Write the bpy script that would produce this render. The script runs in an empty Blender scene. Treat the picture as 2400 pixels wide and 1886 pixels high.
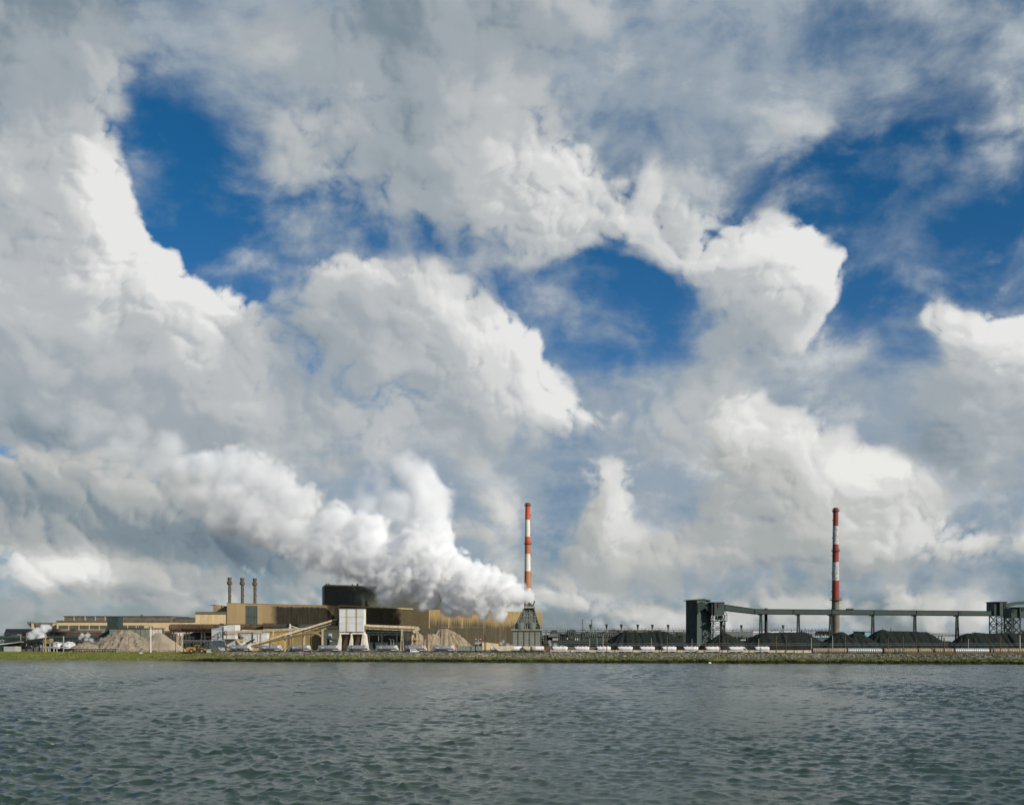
import bpy, bmesh, math, random
import numpy as np
from mathutils import Vector, Matrix

random.seed(7)
RNG = np.random.default_rng(11)
SC = bpy.context.scene
COL = SC.collection

# ---------------------------------------------------------------- camera
CAM_H = 11.1            # eye height above the water, metres
FPX = 2573.0            # focal length in photograph pixels (2400 wide)
HOR = 1482.0            # row of the horizon
cam_data = bpy.data.cameras.new('camera')
cam_data.sensor_width = 36.0
cam_data.lens = 36.0 * FPX / 2400.0
cam_data.shift_y = (HOR - 943.0) / 2400.0
cam_data.clip_start = 0.5
cam_data.clip_end = 60000.0
cam = bpy.data.objects.new('camera', cam_data)
cam.location = (0, 0, CAM_H)
cam.rotation_euler = (math.pi / 2, 0, 0)
COL.objects.link(cam)
SC.camera = cam

# ---------------------------------------------------------------- exposure
SC.view_settings.view_transform = 'Standard'
SC.view_settings.look = 'None'
SC.view_settings.exposure = 0.0
SC.view_settings.gamma = 1.0
SC.view_settings.use_curve_mapping = False
SC.cycles.use_denoising = True
SC.cycles.use_adaptive_sampling = True
SC.cycles.adaptive_threshold = 0.012
SC.cycles.adaptive_min_samples = 8
SC.cycles.max_bounces = 32
SC.cycles.volume_bounces = 28
SC.cycles.volume_step_rate = 1.5
SC.cycles.diffuse_bounces = 3
SC.cycles.glossy_bounces = 3
SC.cycles.sample_clamp_indirect = 8.0

# ---------------------------------------------------------------- sun
SUN_DIR = Vector((0.74, -0.54, 0.42)).normalized()
sun_data = bpy.data.lights.new('sun', 'SUN')
sun_data.energy = 4.5
sun_data.angle = math.radians(0.6)
sun_data.color = (1.0, 0.93, 0.82)
sun = bpy.data.objects.new('sun', sun_data)
sun.rotation_euler = SUN_DIR.to_track_quat('Z', 'Y').to_euler()
COL.objects.link(sun)


# ---------------------------------------------------------------- tiny node language
class E:
    """A node socket with arithmetic: every operator adds one Math node."""
    def __init__(s, t, sock): s.t = t; s.k = sock
    def _m(s, op, *a, clamp=False):
        n = s.t.nodes.new('ShaderNodeMath'); n.operation = op; n.use_clamp = clamp
        for i, v in enumerate((s,) + a):
            if isinstance(v, E): s.t.links.new(v.k, n.inputs[i])
            else: n.inputs[i].default_value = float(v)
        return E(s.t, n.outputs[0])
    def __add__(s, o): return s._m('ADD', o)
    __radd__ = __add__
    def __sub__(s, o): return s._m('SUBTRACT', o)
    def __rsub__(s, o): return s._m('MULTIPLY_ADD', -1.0, o)
    def __mul__(s, o): return s._m('MULTIPLY', o)
    __rmul__ = __mul__
    def __truediv__(s, o): return s._m('DIVIDE', o)
    def mad(s, a, b): return s._m('MULTIPLY_ADD', a, b)
    def max(s, o): return s._m('MAXIMUM', o)
    def min(s, o): return s._m('MINIMUM', o)
    def abs(s): return s._m('ABSOLUTE')
    def clamp(s): return s._m('ADD', 0.0, clamp=True)
    def pow(s, o): return s._m('POWER', o)
    def smax(s, o, k): return s._m('SMOOTH_MAX', o, k)
    def sstep(s, a, b, lo=0.0, hi=1.0):
        n = s.t.nodes.new('ShaderNodeMapRange'); n.interpolation_type = 'SMOOTHSTEP'
        s.t.links.new(s.k, n.inputs[0])
        for i, v in enumerate((a, b, lo, hi)):
            if isinstance(v, E): s.t.links.new(v.k, n.inputs[i + 1])
            else: n.inputs[i + 1].default_value = v
        return E(s.t, n.outputs[0])


def node(t, kind, **kw):
    n = t.nodes.new(kind)
    for k, v in kw.items(): setattr(n, k, v)
    return n


def setin(t, n, **kw):
    for k, v in kw.items():
        k = k.replace('_', ' ')
        if isinstance(v, E): t.links.new(v.k, n.inputs[k])
        else: n.inputs[k].default_value = v
    return n


def noise(t, vec, scale, detail=4.0, rough=0.5, dist=0.0, dim='3D', color=False, lac=2.0):
    n = node(t, 'ShaderNodeTexNoise', noise_dimensions=dim)
    setin(t, n, Vector=vec, Scale=scale, Detail=detail, Roughness=rough, Distortion=dist, Lacunarity=lac)
    return E(t, n.outputs['Color' if color else 0])


def vmath(t, op, a, b=None, scale=None):
    n = node(t, 'ShaderNodeVectorMath', operation=op)
    for i, v in enumerate((a, b)):
        if v is None: continue
        if isinstance(v, E): t.links.new(v.k, n.inputs[i])
        else: n.inputs[i].default_value = v
    if scale is not None:
        if isinstance(scale, E): t.links.new(scale.k, n.inputs['Scale'])
        else: n.inputs['Scale'].default_value = scale
    return E(t, n.outputs['Value' if op in ('LENGTH', 'DOT_PRODUCT', 'DISTANCE') else 'Vector'])


def comb(t, x, y, z):
    n = node(t, 'ShaderNodeCombineXYZ')
    for i, v in enumerate((x, y, z)):
        if isinstance(v, E): t.links.new(v.k, n.inputs[i])
        else: n.inputs[i].default_value = float(v)
    return E(t, n.outputs[0])


def sep(t, v):
    n = node(t, 'ShaderNodeSeparateXYZ'); t.links.new(v.k, n.inputs[0])
    return [E(t, o) for o in n.outputs]


def mix(t, f, a, b, blend='MIX'):
    n = node(t, 'ShaderNodeMix', data_type='RGBA', blend_type=blend)
    for sock, v in ((n.inputs[0], f), (n.inputs[6], a), (n.inputs[7], b)):
        if isinstance(v, E): t.links.new(v.k, sock)
        elif isinstance(v, (int, float)): sock.default_value = v
        else: sock.default_value = (*v, 1.0) if len(v) == 3 else v
    return E(t, n.outputs[2])


def lerp(a, b, f):
    return (b - a) * f + a if isinstance(b, E) or isinstance(a, E) else f.mad(b - a, a)

# ---------------------------------------------------------------- sky: Nishita blue behind layers of cloud
def sky_pt(px, py):
    """Stereographic sky coordinates of a direction; one unit is about a thousand photo pixels."""
    X, Z = (px - 1200.0) / FPX, (HOR - py) / FPX
    n = math.sqrt(1 + X * X + Z * Z)
    k = 2 * FPX / 1000.0 / (n + 1)
    return X * k, Z * k


QX, QY, NX, NY = 2.0, 2.2, 241, 221
GX, GY = np.meshgrid(np.linspace(-QX, QX, NX), np.linspace(0, QY, NY))


def soft_map(blobs, start=0.0, flat=1.0):
    """Broad layout of one cloud layer: sum of soft rotated ellipses (x, y, rx, ry, tilt clockwise, weight)."""
    acc = np.full(GX.shape, start)
    for (px, py, rx, ry, rot, w) in blobs:
        cx, cy = sky_pt(px, py)
        a = math.radians(-rot)
        ex, ey = sky_pt(px + rx * math.cos(a), py - rx * math.sin(a))
        fx, fy = sky_pt(px + ry * math.sin(a), py + ry * math.cos(a))
        th = math.atan2(ey - cy, ex - cx)
        ca, sa = math.cos(th), math.sin(th)
        u = ((GX - cx) * ca + (GY - cy) * sa) / math.hypot(ex - cx, ey - cy)
        v = (-(GX - cx) * sa + (GY - cy) * ca) / math.hypot(fx - cx, fy - cy)
        acc += w * np.exp(-.9 * (u * u + v * v) ** flat)
    return acc


def field(t, cx, cy, M, rank):
    """A smooth 2-D map as a short sum of products of curves: M(x, y) = sum f_k(x) g_k(y)."""
    c0 = float(np.median(M[:, 0]))
    U, S, V = np.linalg.svd(M - c0, full_matrices=False)
    acc = None
    for k in range(0, rank, 3):
        outs, wt = [], []
        for vec, fun, n in ((cx, V, NX), (cy, U.T, NY)):
            cn = node(t, 'ShaderNodeVectorCurve')
            cn.mapping.use_clip = False
            sc3 = []
            for j in range(3):
                f = fun[k + j]
                m = float(np.abs(f).max())
                sc3.append(m)
                pts = cn.mapping.curves[j].points
                idx = np.linspace(0, n - 1, 61).round().astype(int)
                xs = np.linspace(-1, 1, n)
                pts[0].location = (-1, f[0] / m); pts[1].location = (1, f[-1] / m)
                for i in idx[1:-1]: pts.new(xs[i], f[i] / m)
            cn.mapping.update()
            t.links.new(vec.k, cn.inputs['Vector'])
            outs.append(E(t, cn.outputs[0])); wt.append(sc3)
        w3 = [float(S[k + j] * wt[0][j] * wt[1][j]) for j in range(3)]
        d = vmath(t, 'DOT_PRODUCT', vmath(t, 'MULTIPLY', outs[0], outs[1]), w3)
        acc = d + c0 if acc is None else d + acc
    return acc


VEIL = [  # thin high cloud behind everything (negative: holes of blue)
    (480, 520, 230, 80, 55, -.30), (1450, 860, 130, 80, 0, -.40), (2200, 430, 190, 120, 0, -.35), (1400, 640, 110, 50, 0, -.3),
    (1250, 40, 1000, 230, 0, .50), (1500, 250, 330, 200, -10, .40), (1850, 240, 330, 130, -15, .40), (900, 640, 420, 90, 8, .30), (600, 130, 200, 190, 0, .40),
    (1950, 960, 560, 190, 8, .75), (1250, 1150, 900, 300, 0, .8), (2330, 330, 160, 330, 20, .22), (2380, 700, 160, 120, -30, .20),
    (1440, 930, 140, 80, 0, .35), (2300, 1330, 400, 130, 0, .3), (700, 530, 300, 60, 15, .12),
    (420, 430, 170, 140, 50, -0.58), (600, 540, 150, 60, 25, -0.27), (2130, 560, 260, 230, 25, -0.66), (1510, 740, 160, 170, -20, -0.66), (1900, 800, 130, 70, -20, -0.23),
    (1230, 690, 120, 50, 20, -0.43), (1960, 400, 170, 80, -15, -0.47), (930, 560, 140, 50, 0, -0.39), (1500, 500, 90, 70, -30, -0.27), (60, 1440, 300, 60, 0, -0.16),
]
MAIN = [  # the big cumulus masses
    (90, -190, 200, 220, 0, .9), (950, -130, 330, 230, 0, .55), (1250, -60, 200, 200, 0, .35),
    (110, 40, 170, 240, 0, .95), (200, 180, 120, 90, 20, .35), (110, 400, 170, 190, 20, .9), (190, 600, 200, 200, 42, .95), (340, 790, 230, 180, 45, .9), (60, 820, 230, 240, 0, .8),
    (300, 990, 380, 160, 8, .75), (500, 900, 110, 110, 0, .4),
    (900, 180, 230, 230, 0, .6), (1130, 190, 150, 220, -15, .55), (1000, 400, 330, 120, 0, .5), (1220, 470, 250, 150, 15, .75), (1370, 560, 120, 60, -20, .35),
    (680, 390, 100, 120, 0, .35), (640, 110, 150, 120, 0, .15),
    (760, 720, 260, 110, 5, .6), (1010, 740, 200, 110, 20, .6), (1160, 850, 150, 120, 35, .5), (900, 920, 330, 190, 0, .7), (1290, 970, 140, 90, 30, .5),
    (1520, 560, 75, 55, 25, .75), (1700, 600, 170, 85, 10, .85), (1800, 560, 90, 60, 0, .35), (1970, 640, 90, 35, -25, .5), (1800, 710, 130, 120, -50, .75), (1690, 850, 120, 90, -35, .7), (1570, 970, 180, 80, 0, .5),
    (1600, 430, 130, 70, -20, .25), (1880, 310, 150, 50, -25, .2),
    (2270, 850, 120, 130, 10, .85), (2400, 830, 90, 90, 0, .7), (2330, 1000, 230, 120, 0, .75), (2195, 735, 45, 35, 0, .45), (2290, 735, 45, 35, 0, .45),
    (430, 440, 130, 150, 45, -.75), (620, 560, 130, 70, 25, -.45), (2100, 600, 110, 200, 10, -.8), (1470, 750, 130, 110, 0, -.85), (900, 560, 120, 40, 0, -.45), (2060, 900, 90, 80, 0, -.4),
    (330, 290, 90, 50, 10, -.35), (1240, 690, 90, 40, 15, -.3), (480, 530, 230, 80, 55, -.55), (560, 620, 150, 60, 35, -.45), (1430, 620, 120, 50, -20, -.55), (1480, 860, 110, 80, 0, -.45), (2040, 480, 160, 90, 0, -.35),
]
LOW = [  # nearer and lower: cumulus towards the horizon, flat dark bases
    (1740, 1000, 90, 75, 20, .8), (1880, 1055, 130, 85, 25, .85), (2050, 1130, 90, 70, 30, .75), (1950, 1210, 160, 100, 10, .8), (1770, 1200, 140, 70, 15, .5), (1860, 1290, 240, 45, 0, .5),
    (1420, 1150, 75, 75, 0, .75), (1390, 1260, 120, 65, 0, .6), (1480, 1310, 200, 35, 0, .4), (1640, 1250, 60, 70, 0, .35), (1130, 1220, 150, 80, 0, .3),
    (2200, 1270, 150, 60, 10, .5), (2340, 1260, 120, 60, 0, .3),
    (230, 1180, 480, 110, 6, 1.0), (560, 1250, 260, 70, 10, .7), (60, 1240, 200, 50, 0, .4),
    (130, 1390, 160, 60, -5, .45), (220, 1330, 180, 40, 6, .55), (500, 1380, 260, 50, 10, .35), (330, 1370, 100, 45, 10, .4),
    (1000, 1400, 420, 70, 0, .4), (1500, 1420, 420, 60, 0, .45), (2100, 1420, 420, 60, 0, .4), (0, 1460, 300, 40, 0, .25),
]
TONE_MAIN = [(330, 620, 260, 90, 55, .03),   # thick parts let less light through, thin and turned-to-the-sun parts glow
    (960, 260, 80, 200, 8, -.12), (800, 300, 150, 200, 0, -.04), (1300, 470, 170, 130, 0, .10), (1000, 60, 300, 80, 0, -.14), (260, 580, 130, 200, 42, .12), (420, 760, 160, 120, 45, .08), (60, 400, 120, 150, 0, .02),
    (120, 20, 330, 200, 0, -.26), (900, -20, 500, 110, 0, -.13), (60, 900, 200, 150, 0, -.12), (330, 1000, 330, 70, 0, -.08), (720, 880, 110, 100, 0, -.14), (990, 880, 160, 110, 20, .06), (1260, 900, 110, 80, 0, .12), (1090, 660, 90, 50, 0, .08),
    (1760, 590, 180, 80, 15, .14), (1700, 870, 180, 90, 0, -.05), (2270, 780, 140, 60, 0, .14), (2300, 1010, 200, 90, 0, -.18), (700, 720, 230, 60, 0, -.03), (400, 100, 160, 160, 0, -.08), (1500, 250, 400, 200, 0, -.08),
]
TONE_LOW = [
    (1870, 1030, 200, 60, 22, .08), (2050, 1110, 90, 60, 0, .06), (1980, 1190, 100, 90, 0, .10), (1430, 1150, 70, 70, 0, .16), (1400, 1290, 170, 50, 0, -.06), (1750, 1290, 260, 50, 0, -.04),
    (230, 1200, 480, 85, 6, -.26), (520, 1270, 240, 50, 8, -.20), (150, 1110, 350, 60, 0, -.10), (180, 1330, 170, 45, 6, .34), (60, 1310, 120, 40, 0, .2), (330, 1375, 90, 40, 10, -.24), (530, 1370, 160, 50, 0, -.12), (130, 1400, 130, 40, 0, .06),
    (1000, 1350, 300, 40, 0, -.05), (1300, 1430, 300, 40, 0, .10), (2050, 1350, 400, 50, 0, -.12), (2200, 1260, 90, 40, 0, .06), (0, 1450, 150, 60, 0, -.2),
]

world = bpy.data.worlds.new('World')
SC.world = world
world.use_nodes = True
W = world.node_tree
W.nodes.clear()
wout = node(W, 'ShaderNodeOutputWorld')
wbg = node(W, 'ShaderNodeBackground')
W.links.new(wbg.outputs[0], wout.inputs[0])
SKY_STRENGTH = 0.10
wbg.inputs['Strength'].default_value = SKY_STRENGTH
nish = node(W, 'ShaderNodeTexSky', sky_type='NISHITA', sun_disc=False)
nish.sun_elevation = math.asin(SUN_DIR.z)
nish.sun_rotation = math.atan2(SUN_DIR.x, SUN_DIR.y)
nish.air_density, nish.dust_density, nish.ozone_density = 1.0, 0.4, 3.0
blue = E(W, nish.outputs[0])

tc = node(W, 'ShaderNodeTexCoord')
dx, dy, dz = sep(W, E(W, tc.outputs['Generated']))
den = (dy + 1.0).max(0.04)
K = 2 * FPX / 1000.0
q0 = comb(W, dx / den * K, dz.max(0.0) / den * K, 0.0)


def warp(v, amp, scale, seed, detail=2.0):
    n = noise(W, vmath(W, 'ADD', v, (seed, seed * .7, 0)), scale, detail, .55, color=True, dim='2D')
    return vmath(W, 'ADD', v, vmath(W, 'MULTIPLY', vmath(W, 'SUBTRACT', n, (.5, .5, .5)), (amp, amp, 0)))


def curve_coords(v):
    x, y, _ = sep(W, v)
    x, y = x * (1 / QX), y.mad(2 / QY, -1.0)
    return comb(W, x, x, x), comb(W, y, y, y)


LSTEP = (0.055, 0.042, 0.0)     # towards the sun across the sky
FSTEP = (0.010, 0.0085, 0.0)
qs = warp(q0, .10, 2.2, 3.1, 2.0)                       # gentle bending, for the grain of the clouds
qw = warp(qs, .09, 5.0, 7.7, 3.0)                       # stronger, for their outlines
cx, cy = curve_coords(qw)


def fb(v, sc, det, rough=.52):
    return noise(W, vmath(W, 'MULTIPLY', v, (1, 1.2, 1)), sc, det, rough, dim='2D')


def puffs(v, det):
    """Cauliflower grain: rounded heads with creases between them."""
    n = node(W, 'ShaderNodeTexNoise', noise_dimensions='2D', noise_type='RIDGED_MULTIFRACTAL', normalize=False)
    setin(W, n, Vector=v, Scale=11.0, Detail=det, Roughness=.56, Lacunarity=2.1, Offset=1.0, Gain=1.2)
    return E(W, n.outputs[0]).mad(-.42, 1.0)


f0 = fb(qs, 3.6, 10.0, .55)
f1 = fb(vmath(W, 'ADD', qs, LSTEP), 3.6, 3.0)
p0 = puffs(qs, 5.0)
p1 = puffs(vmath(W, 'ADD', qs, FSTEP), 3.0)
relief = f0 - f1                                  # positive where the cloud thins out towards the sun
grain = p0 - p1

M_MAIN, M_LOW, M_VEIL = soft_map(MAIN, .02), soft_map(LOW, .02), soft_map(VEIL, .25)
hi_ = np.clip((GY - .60) / .25, 0, 1)
M_LOW -= .45 * hi_ * hi_ * (3 - 2 * hi_)      # the low clouds stay low
shx, shy = int(round(.06 / (2 * QX / (NX - 1)))), int(round(.055 / (QY / (NY - 1))))


def lit(M):      # slope of the broad shape towards the sun
    M = np.tanh(1.4 * M) / 1.2
    return M - np.roll(np.roll(M, -shx, 1), -shy, 0)


b_main = field(W, cx, cy, M_MAIN, 15)
b_low = field(W, cx, cy, M_LOW, 15)
b_veil = field(W, cx, cy, M_VEIL, 9)
t_main = field(W, cx, cy, soft_map(TONE_MAIN) + .42 * lit(M_MAIN), 12)
t_low = field(W, cx, cy, soft_map(TONE_LOW) + .38 * lit(M_LOW), 12)

vn = noise(W, vmath(W, 'MULTIPLY', qs, (1, 1.5, 1)), 5.0, 9.0, .56, dim='2D')
nn = f0 - .5
pp = p0 - .5
dm = nn.mad(1.15, b_main) + pp.mad(.50, (vn - .5) * .62)
dl = nn.mad(.9, b_low) + pp.mad(.46, (vn - .5) * .52)
dv = (vn - .5).mad(1.3, b_veil) + nn * .3
a_veil = dv.sstep(-.15, .95) * .9 + vn.sstep(.42, .72) * .30
v_tone = vn * .8 + nn * .5 + .12 + (dv - .5) * .08 - dz.sstep(.36, .52) * .10
crisp = t_main.sstep(-.02, .16)                    # the side turned to the sun is sharp, the rest frays out
a_main = dm.sstep(crisp.mad(.14, .16), crisp.mad(-.22, .84))
a_low = dl.sstep(.26, .66)
tm = (relief.mad(.60, .60) + t_main * 1.2 + grain * crisp.mad(.20, .10) + pp * .05 + (vn - .5) * .18)
tl = relief.mad(.55, .58) + t_low * 1.15 + grain * .20 + pp * .05 + (vn - .5) * .18


def tone(v, stops):
    r = node(W, 'ShaderNodeValToRGB')
    W.links.new(v.k, r.inputs[0])
    r.color_ramp.interpolation = 'EASE'
    els = r.color_ramp.elements
    els[0].position, els[1].position = stops[0][0], stops[-1][0]
    els[0].color, els[1].color = (*stops[0][1], 1), (*stops[-1][1], 1)
    for pos, c in stops[1:-1]:
        e = els.new(pos); e.color = (*c, 1)
    return E(W, r.outputs[0])


CLOUD = [(0.0, (.12, .17, .22)), (.22, (.20, .26, .31)), (.46, (.345, .39, .425)), (.66, (.48, .505, .52)), (.84, (.66, .67, .665)), (1.0, (.80, .80, .79))]
CLOUD_LOW = [(0.0, (.12, .17, .22)), (.22, (.21, .265, .305)), (.46, (.385, .41, .415)), (.66, (.53, .54, .52)), (.84, (.69, .695, .68)), (1.0, (.82, .82, .79))]
BLUE_TINT = (.15, .68, .98)
tint = mix(W, dz.sstep(.18, .40), mix(W, dz.sstep(.0, .20), (.52, .62, .78), (.36, .74, 1.08)), BLUE_TINT)      # clear air scatters greyer low down
sky = mix(W, 1.0, vmath(W, 'SCALE', blue, scale=SKY_STRENGTH * .74), tint, 'MULTIPLY')
sky = mix(W, a_veil.clamp(), sky, tone(v_tone, [(0.2, (.17, .26, .37)), (.5, (.32, .38, .44)), (.8, (.55, .58, .60))]))
sky = mix(W, a_main, sky, tone(tm, CLOUD))
sky = mix(W, a_low, sky, tone(tl, CLOUD_LOW))
sky = vmath(W, 'SCALE', sky, scale=1.0 / SKY_STRENGTH)
W.links.new(sky.k, wbg.inputs['Color'])
world.cycles.sampling_method = 'MANUAL'
world.cycles.sample_map_resolution = 512

# ---------------------------------------------------------------- geometry helpers
def at(px, py, y):
    """World point seen at photo position (px, py) when it stands y metres out."""
    return Vector(((px - 1200.0) * y / FPX, y, CAM_H + (HOR - py) * y / FPX))


def wx(px, y): return (px - 1200.0) * y / FPX
def wz(py, y): return CAM_H + (HOR - py) * y / FPX


WLOC = {}


class MB:
    """Collects polygons (world coordinates) and links them as ONE mesh object."""
    def __init__(s): s.v = []; s.f = []; s.sm = []
    def add(s, vs, fs, smooth=False):
        o = len(s.v)
        s.v += [tuple(v) for v in vs]
        s.f += [tuple(i + o for i in f) for f in fs]
        s.sm += [smooth] * len(fs)
        return s
    def box(s, x0, x1, y0, y1, z0, z1):
        return s.add([(x0, y0, z0), (x1, y0, z0), (x1, y1, z0), (x0, y1, z0), (x0, y0, z1), (x1, y0, z1), (x1, y1, z1), (x0, y1, z1)],
                     [(0, 3, 2, 1), (4, 5, 6, 7), (0, 1, 5, 4), (1, 2, 6, 5), (2, 3, 7, 6), (3, 0, 4, 7)])
    def prism(s, pts, z0, z1):
        """Vertical prism over a plan polygon (counter-clockwise); z1 may be a list with one height for each corner."""
        n = len(pts)
        z1 = z1 if isinstance(z1, (list, tuple)) else [z1] * n
        vs = [(p[0], p[1], z0) for p in pts] + [(p[0], p[1], z) for p, z in zip(pts, z1)]
        return s.add(vs, [tuple(range(n - 1, -1, -1)), tuple(range(n, 2 * n))] + [(i, (i + 1) % n, n + (i + 1) % n, n + i) for i in range(n)])
    def slab(s, prof, y0, y1):
        """Profile polygon in x, z (counter-clockwise seen from the camera) pushed from y0 to y1."""
        n = len(prof)
        vs = [(p[0], y0, p[1]) for p in prof] + [(p[0], y1, p[1]) for p in prof]
        return s.add(vs, [tuple(range(n)), tuple(range(2 * n - 1, n - 1, -1))] + [(i, n + i, n + (i + 1) % n, (i + 1) % n) for i in range(n)])
    def bar(s, a, b, w, h=None, up=(0, 0, 1)):
        """Rectangular bar from a to b."""
        a, b = Vector(a), Vector(b); d = (b - a).normalized()
        up = Vector(up)
        if abs(d.dot(up)) > .98: up = Vector((0, 1, 0))
        r = d.cross(up).normalized() * w / 2
        u = r.cross(d).normalized() * (h or w) / 2
        vs = [a - r - u, a + r - u, a + r + u, a - r + u, b - r - u, b + r - u, b + r + u, b - r + u]
        return s.add(vs, [(3, 2, 1, 0), (4, 5, 6, 7), (0, 1, 5, 4), (1, 2, 6, 5), (2, 3, 7, 6), (3, 0, 4, 7)])
    def tube(s, pts, rad, n=10, caps=True, smooth=True):
        """Round tube through points; rad may be a list."""
        pts = [Vector(p) for p in pts]; m = len(pts)
        rad = rad if isinstance(rad, (list, tuple)) else [rad] * m
        vs, fs = [], []
        up = Vector((0, 0, 1))
        d0 = (pts[-1] - pts[0]).normalized()
        if abs(d0.dot(up)) > .9: up = Vector((0, 1, 0))
        for i, p in enumerate(pts):
            a, b = pts[max(i - 1, 0)], pts[min(i + 1, m - 1)]
            d = (b - a)
            d = d0 if d.length < 1e-6 else d.normalized()
            r = d.cross(up).normalized(); u = r.cross(d)
            for k in range(n):
                t = 2 * math.pi * k / n
                vs.append(p + r * (rad[i] * math.cos(t)) + u * (rad[i] * math.sin(t)))
        for i in range(m - 1):
            for k in range(n):
                fs.append((i * n + k, i * n + (k + 1) % n, (i + 1) * n + (k + 1) % n, (i + 1) * n + k))
        s.add(vs, fs, smooth)
        if caps:
            s.add(vs[:n], [tuple(range(n - 1, -1, -1))]); s.add(vs[-n:], [tuple(range(n))])
        return s
    def build(s, name, material, parent=None, kind=None):
        org = WLOC[parent.name] if parent is not None else Vector((0, 0, 0))
        if parent is None:      # origin at the base of the thing
            a = np.array(s.v)
            org = Vector((float((a[:, 0].min() + a[:, 0].max()) / 2), float((a[:, 1].min() + a[:, 1].max()) / 2), float(a[:, 2].min())))
        me = bpy.data.meshes.new(name)
        me.from_pydata([(v[0] - org.x, v[1] - org.y, v[2] - org.z) for v in s.v], [], s.f)
        me.polygons.foreach_set('use_smooth', s.sm)
        me.materials.append(MAT[material])
        o = bpy.data.objects.new(name, me)
        COL.objects.link(o)
        if parent is not None: o.parent = parent; WLOC[o.name] = org
        else: o.location = org; WLOC[o.name] = org
        if kind: o['kind'] = kind
        return o


def tag(o, label, cat, group=None):
    o['label'] = label; o['category'] = cat
    if group: o['group'] = group
    return o


def thing(name, label, cat, loc, group=None):
    o = bpy.data.objects.new(name, None)
    o.empty_display_size = 1.0
    o.location = loc
    COL.objects.link(o)
    WLOC[o.name] = Vector(loc)
    return tag(o, label, cat, group)


def copy_thing(src, loc, label, name=None):
    """A copy of a thing with copies of its parts and sub-parts (mesh data shared)."""
    r = src.copy(); COL.objects.link(r); r.location = loc; r['label'] = label
    WLOC[r.name] = Vector(loc)
    for ch in list(src.children):
        c = ch.copy(); COL.objects.link(c); c.parent = r
        for g in list(ch.children):
            d = g.copy(); COL.objects.link(d); d.parent = c
    return r


# ---------------------------------------------------------------- materials
MAT = {}


def mat(name, c1, c2=None, rough=.8, metal=0.0, scale=.4, det=6.0, streak=None, spots=None, bump=0.0, bscale=3.0, corr=None, spec=.3, vary=.0):
    """Weathered surface: patchy mix of two colours, optional vertical streaks (colour, amount, per metre), spots and corrugation relief."""
    m = bpy.data.materials.new(name); m.use_nodes = True
    t = m.node_tree; bs = t.nodes['Principled BSDF']
    MAT[name] = m
    pos = E(t, node(t, 'ShaderNodeNewGeometry').outputs['Position'])
    c2 = c2 or tuple(v * .72 for v in c1)
    f = noise(t, pos, scale, det, .6).sstep(.34, .66)
    col = mix(t, f, c1, c2)
    if streak:
        sc, amt, per = streak
        s = noise(t, vmath(t, 'MULTIPLY', pos, (per, per, per * .06)), 1.0, 5.0, .6).sstep(.5, .68) * amt
        col = mix(t, s, col, sc)
    if spots:
        sc, amt, per = spots
        s = noise(t, pos, per, 4.0, .65).sstep(.56, .66) * amt
        col = mix(t, s, col, sc)
    if vary:
        oi = node(t, 'ShaderNodeObjectInfo')
        r = E(t, oi.outputs['Random'])
        col = vmath(t, 'SCALE', col, scale=r.mad(2 * vary, 1.0 - vary))
    t.links.new(col.k, bs.inputs['Base Color'])
    bs.inputs['Roughness'].default_value = rough
    bs.inputs['Metallic'].default_value = metal
    bs.inputs['Specular IOR Level'].default_value = spec
    h = None
    if bump: h = noise(t, pos, bscale, 5.0, .6) * bump
    if corr:
        x, y, z = sep(t, pos)
        w = node(t, 'ShaderNodeMath', operation='SINE')
        t.links.new(((x * .81 + y * .585) * (2 * math.pi / corr[0])).k if len(corr) < 3 else (z * (2 * math.pi / corr[0])).k, w.inputs[0])
        w = E(t, w.outputs[0]) * corr[1]
        h = w if h is None else h + w
    if h is not None:
        b = node(t, 'ShaderNodeBump'); b.inputs['Strength'].default_value = 1.0
        t.links.new(h.k, b.inputs['Height']); t.links.new(b.outputs[0], bs.inputs['Normal'])
    return m


mat('tan_cladding', (.33, .245, .125), (.26, .19, .10), streak=((.12, .085, .045), .5, 1.1), corr=(1.2, .06), vary=.07)
mat('cream_cladding', (.70, .54, .30), (.62, .47, .255), streak=((.30, .22, .12), .35, .5), corr=(1.5, .04), vary=.05)
mat('brown_roof', (.17, .135, .105), (.12, .095, .075), spots=((.22, .17, .12), .5, .6), vary=.08)
mat('grey_eave', (.16, .155, .14), (.10, .10, .095))
mat('window_band', (.115, .115, .085), (.085, .09, .07), rough=.4, vary=.12)
mat('red_brown_wall', (.16, .075, .05), (.09, .05, .035), spots=((.3, .25, .18), .5, .3))
mat('rust_steel', (.17, .085, .045), (.08, .045, .03), scale=1.2, rough=.9, vary=.2)
mat('rust_duct', (.115, .075, .045), (.06, .042, .028), scale=.35, spots=((.19, .10, .05), .7, .8))
mat('dark_green_steel', (.038, .058, .046), (.028, .042, .036), scale=.3, rough=.6, vary=.08, streak=((.055, .07, .06), .4, .7))
mat('green_gallery', (.062, .088, .072), (.05, .072, .06), scale=.2, rough=.55, streak=((.035, .045, .038), .4, .9), corr=(.9, .03), vary=.05)
mat('dark_hall', (.075, .080, .055), (.055, .060, .043), scale=.08, streak=((.055, .065, .05), .5, .35), rough=.7)
mat('black_steel', (.018, .018, .017), (.03, .026, .022), scale=1.0, rough=.75)
mat('white_cladding', (.66, .66, .64), (.56, .57, .56), scale=.25, streak=((.42, .36, .26), .35, .8), vary=.04)
mat('warm_white', (.74, .69, .58), (.62, .56, .45), scale=.5, streak=((.38, .28, .17), .45, .9), vary=.05)
mat('grey_white', (.50, .52, .52), (.40, .42, .42), scale=.4, streak=((.25, .22, .17), .4, .8), vary=.05)
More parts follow.
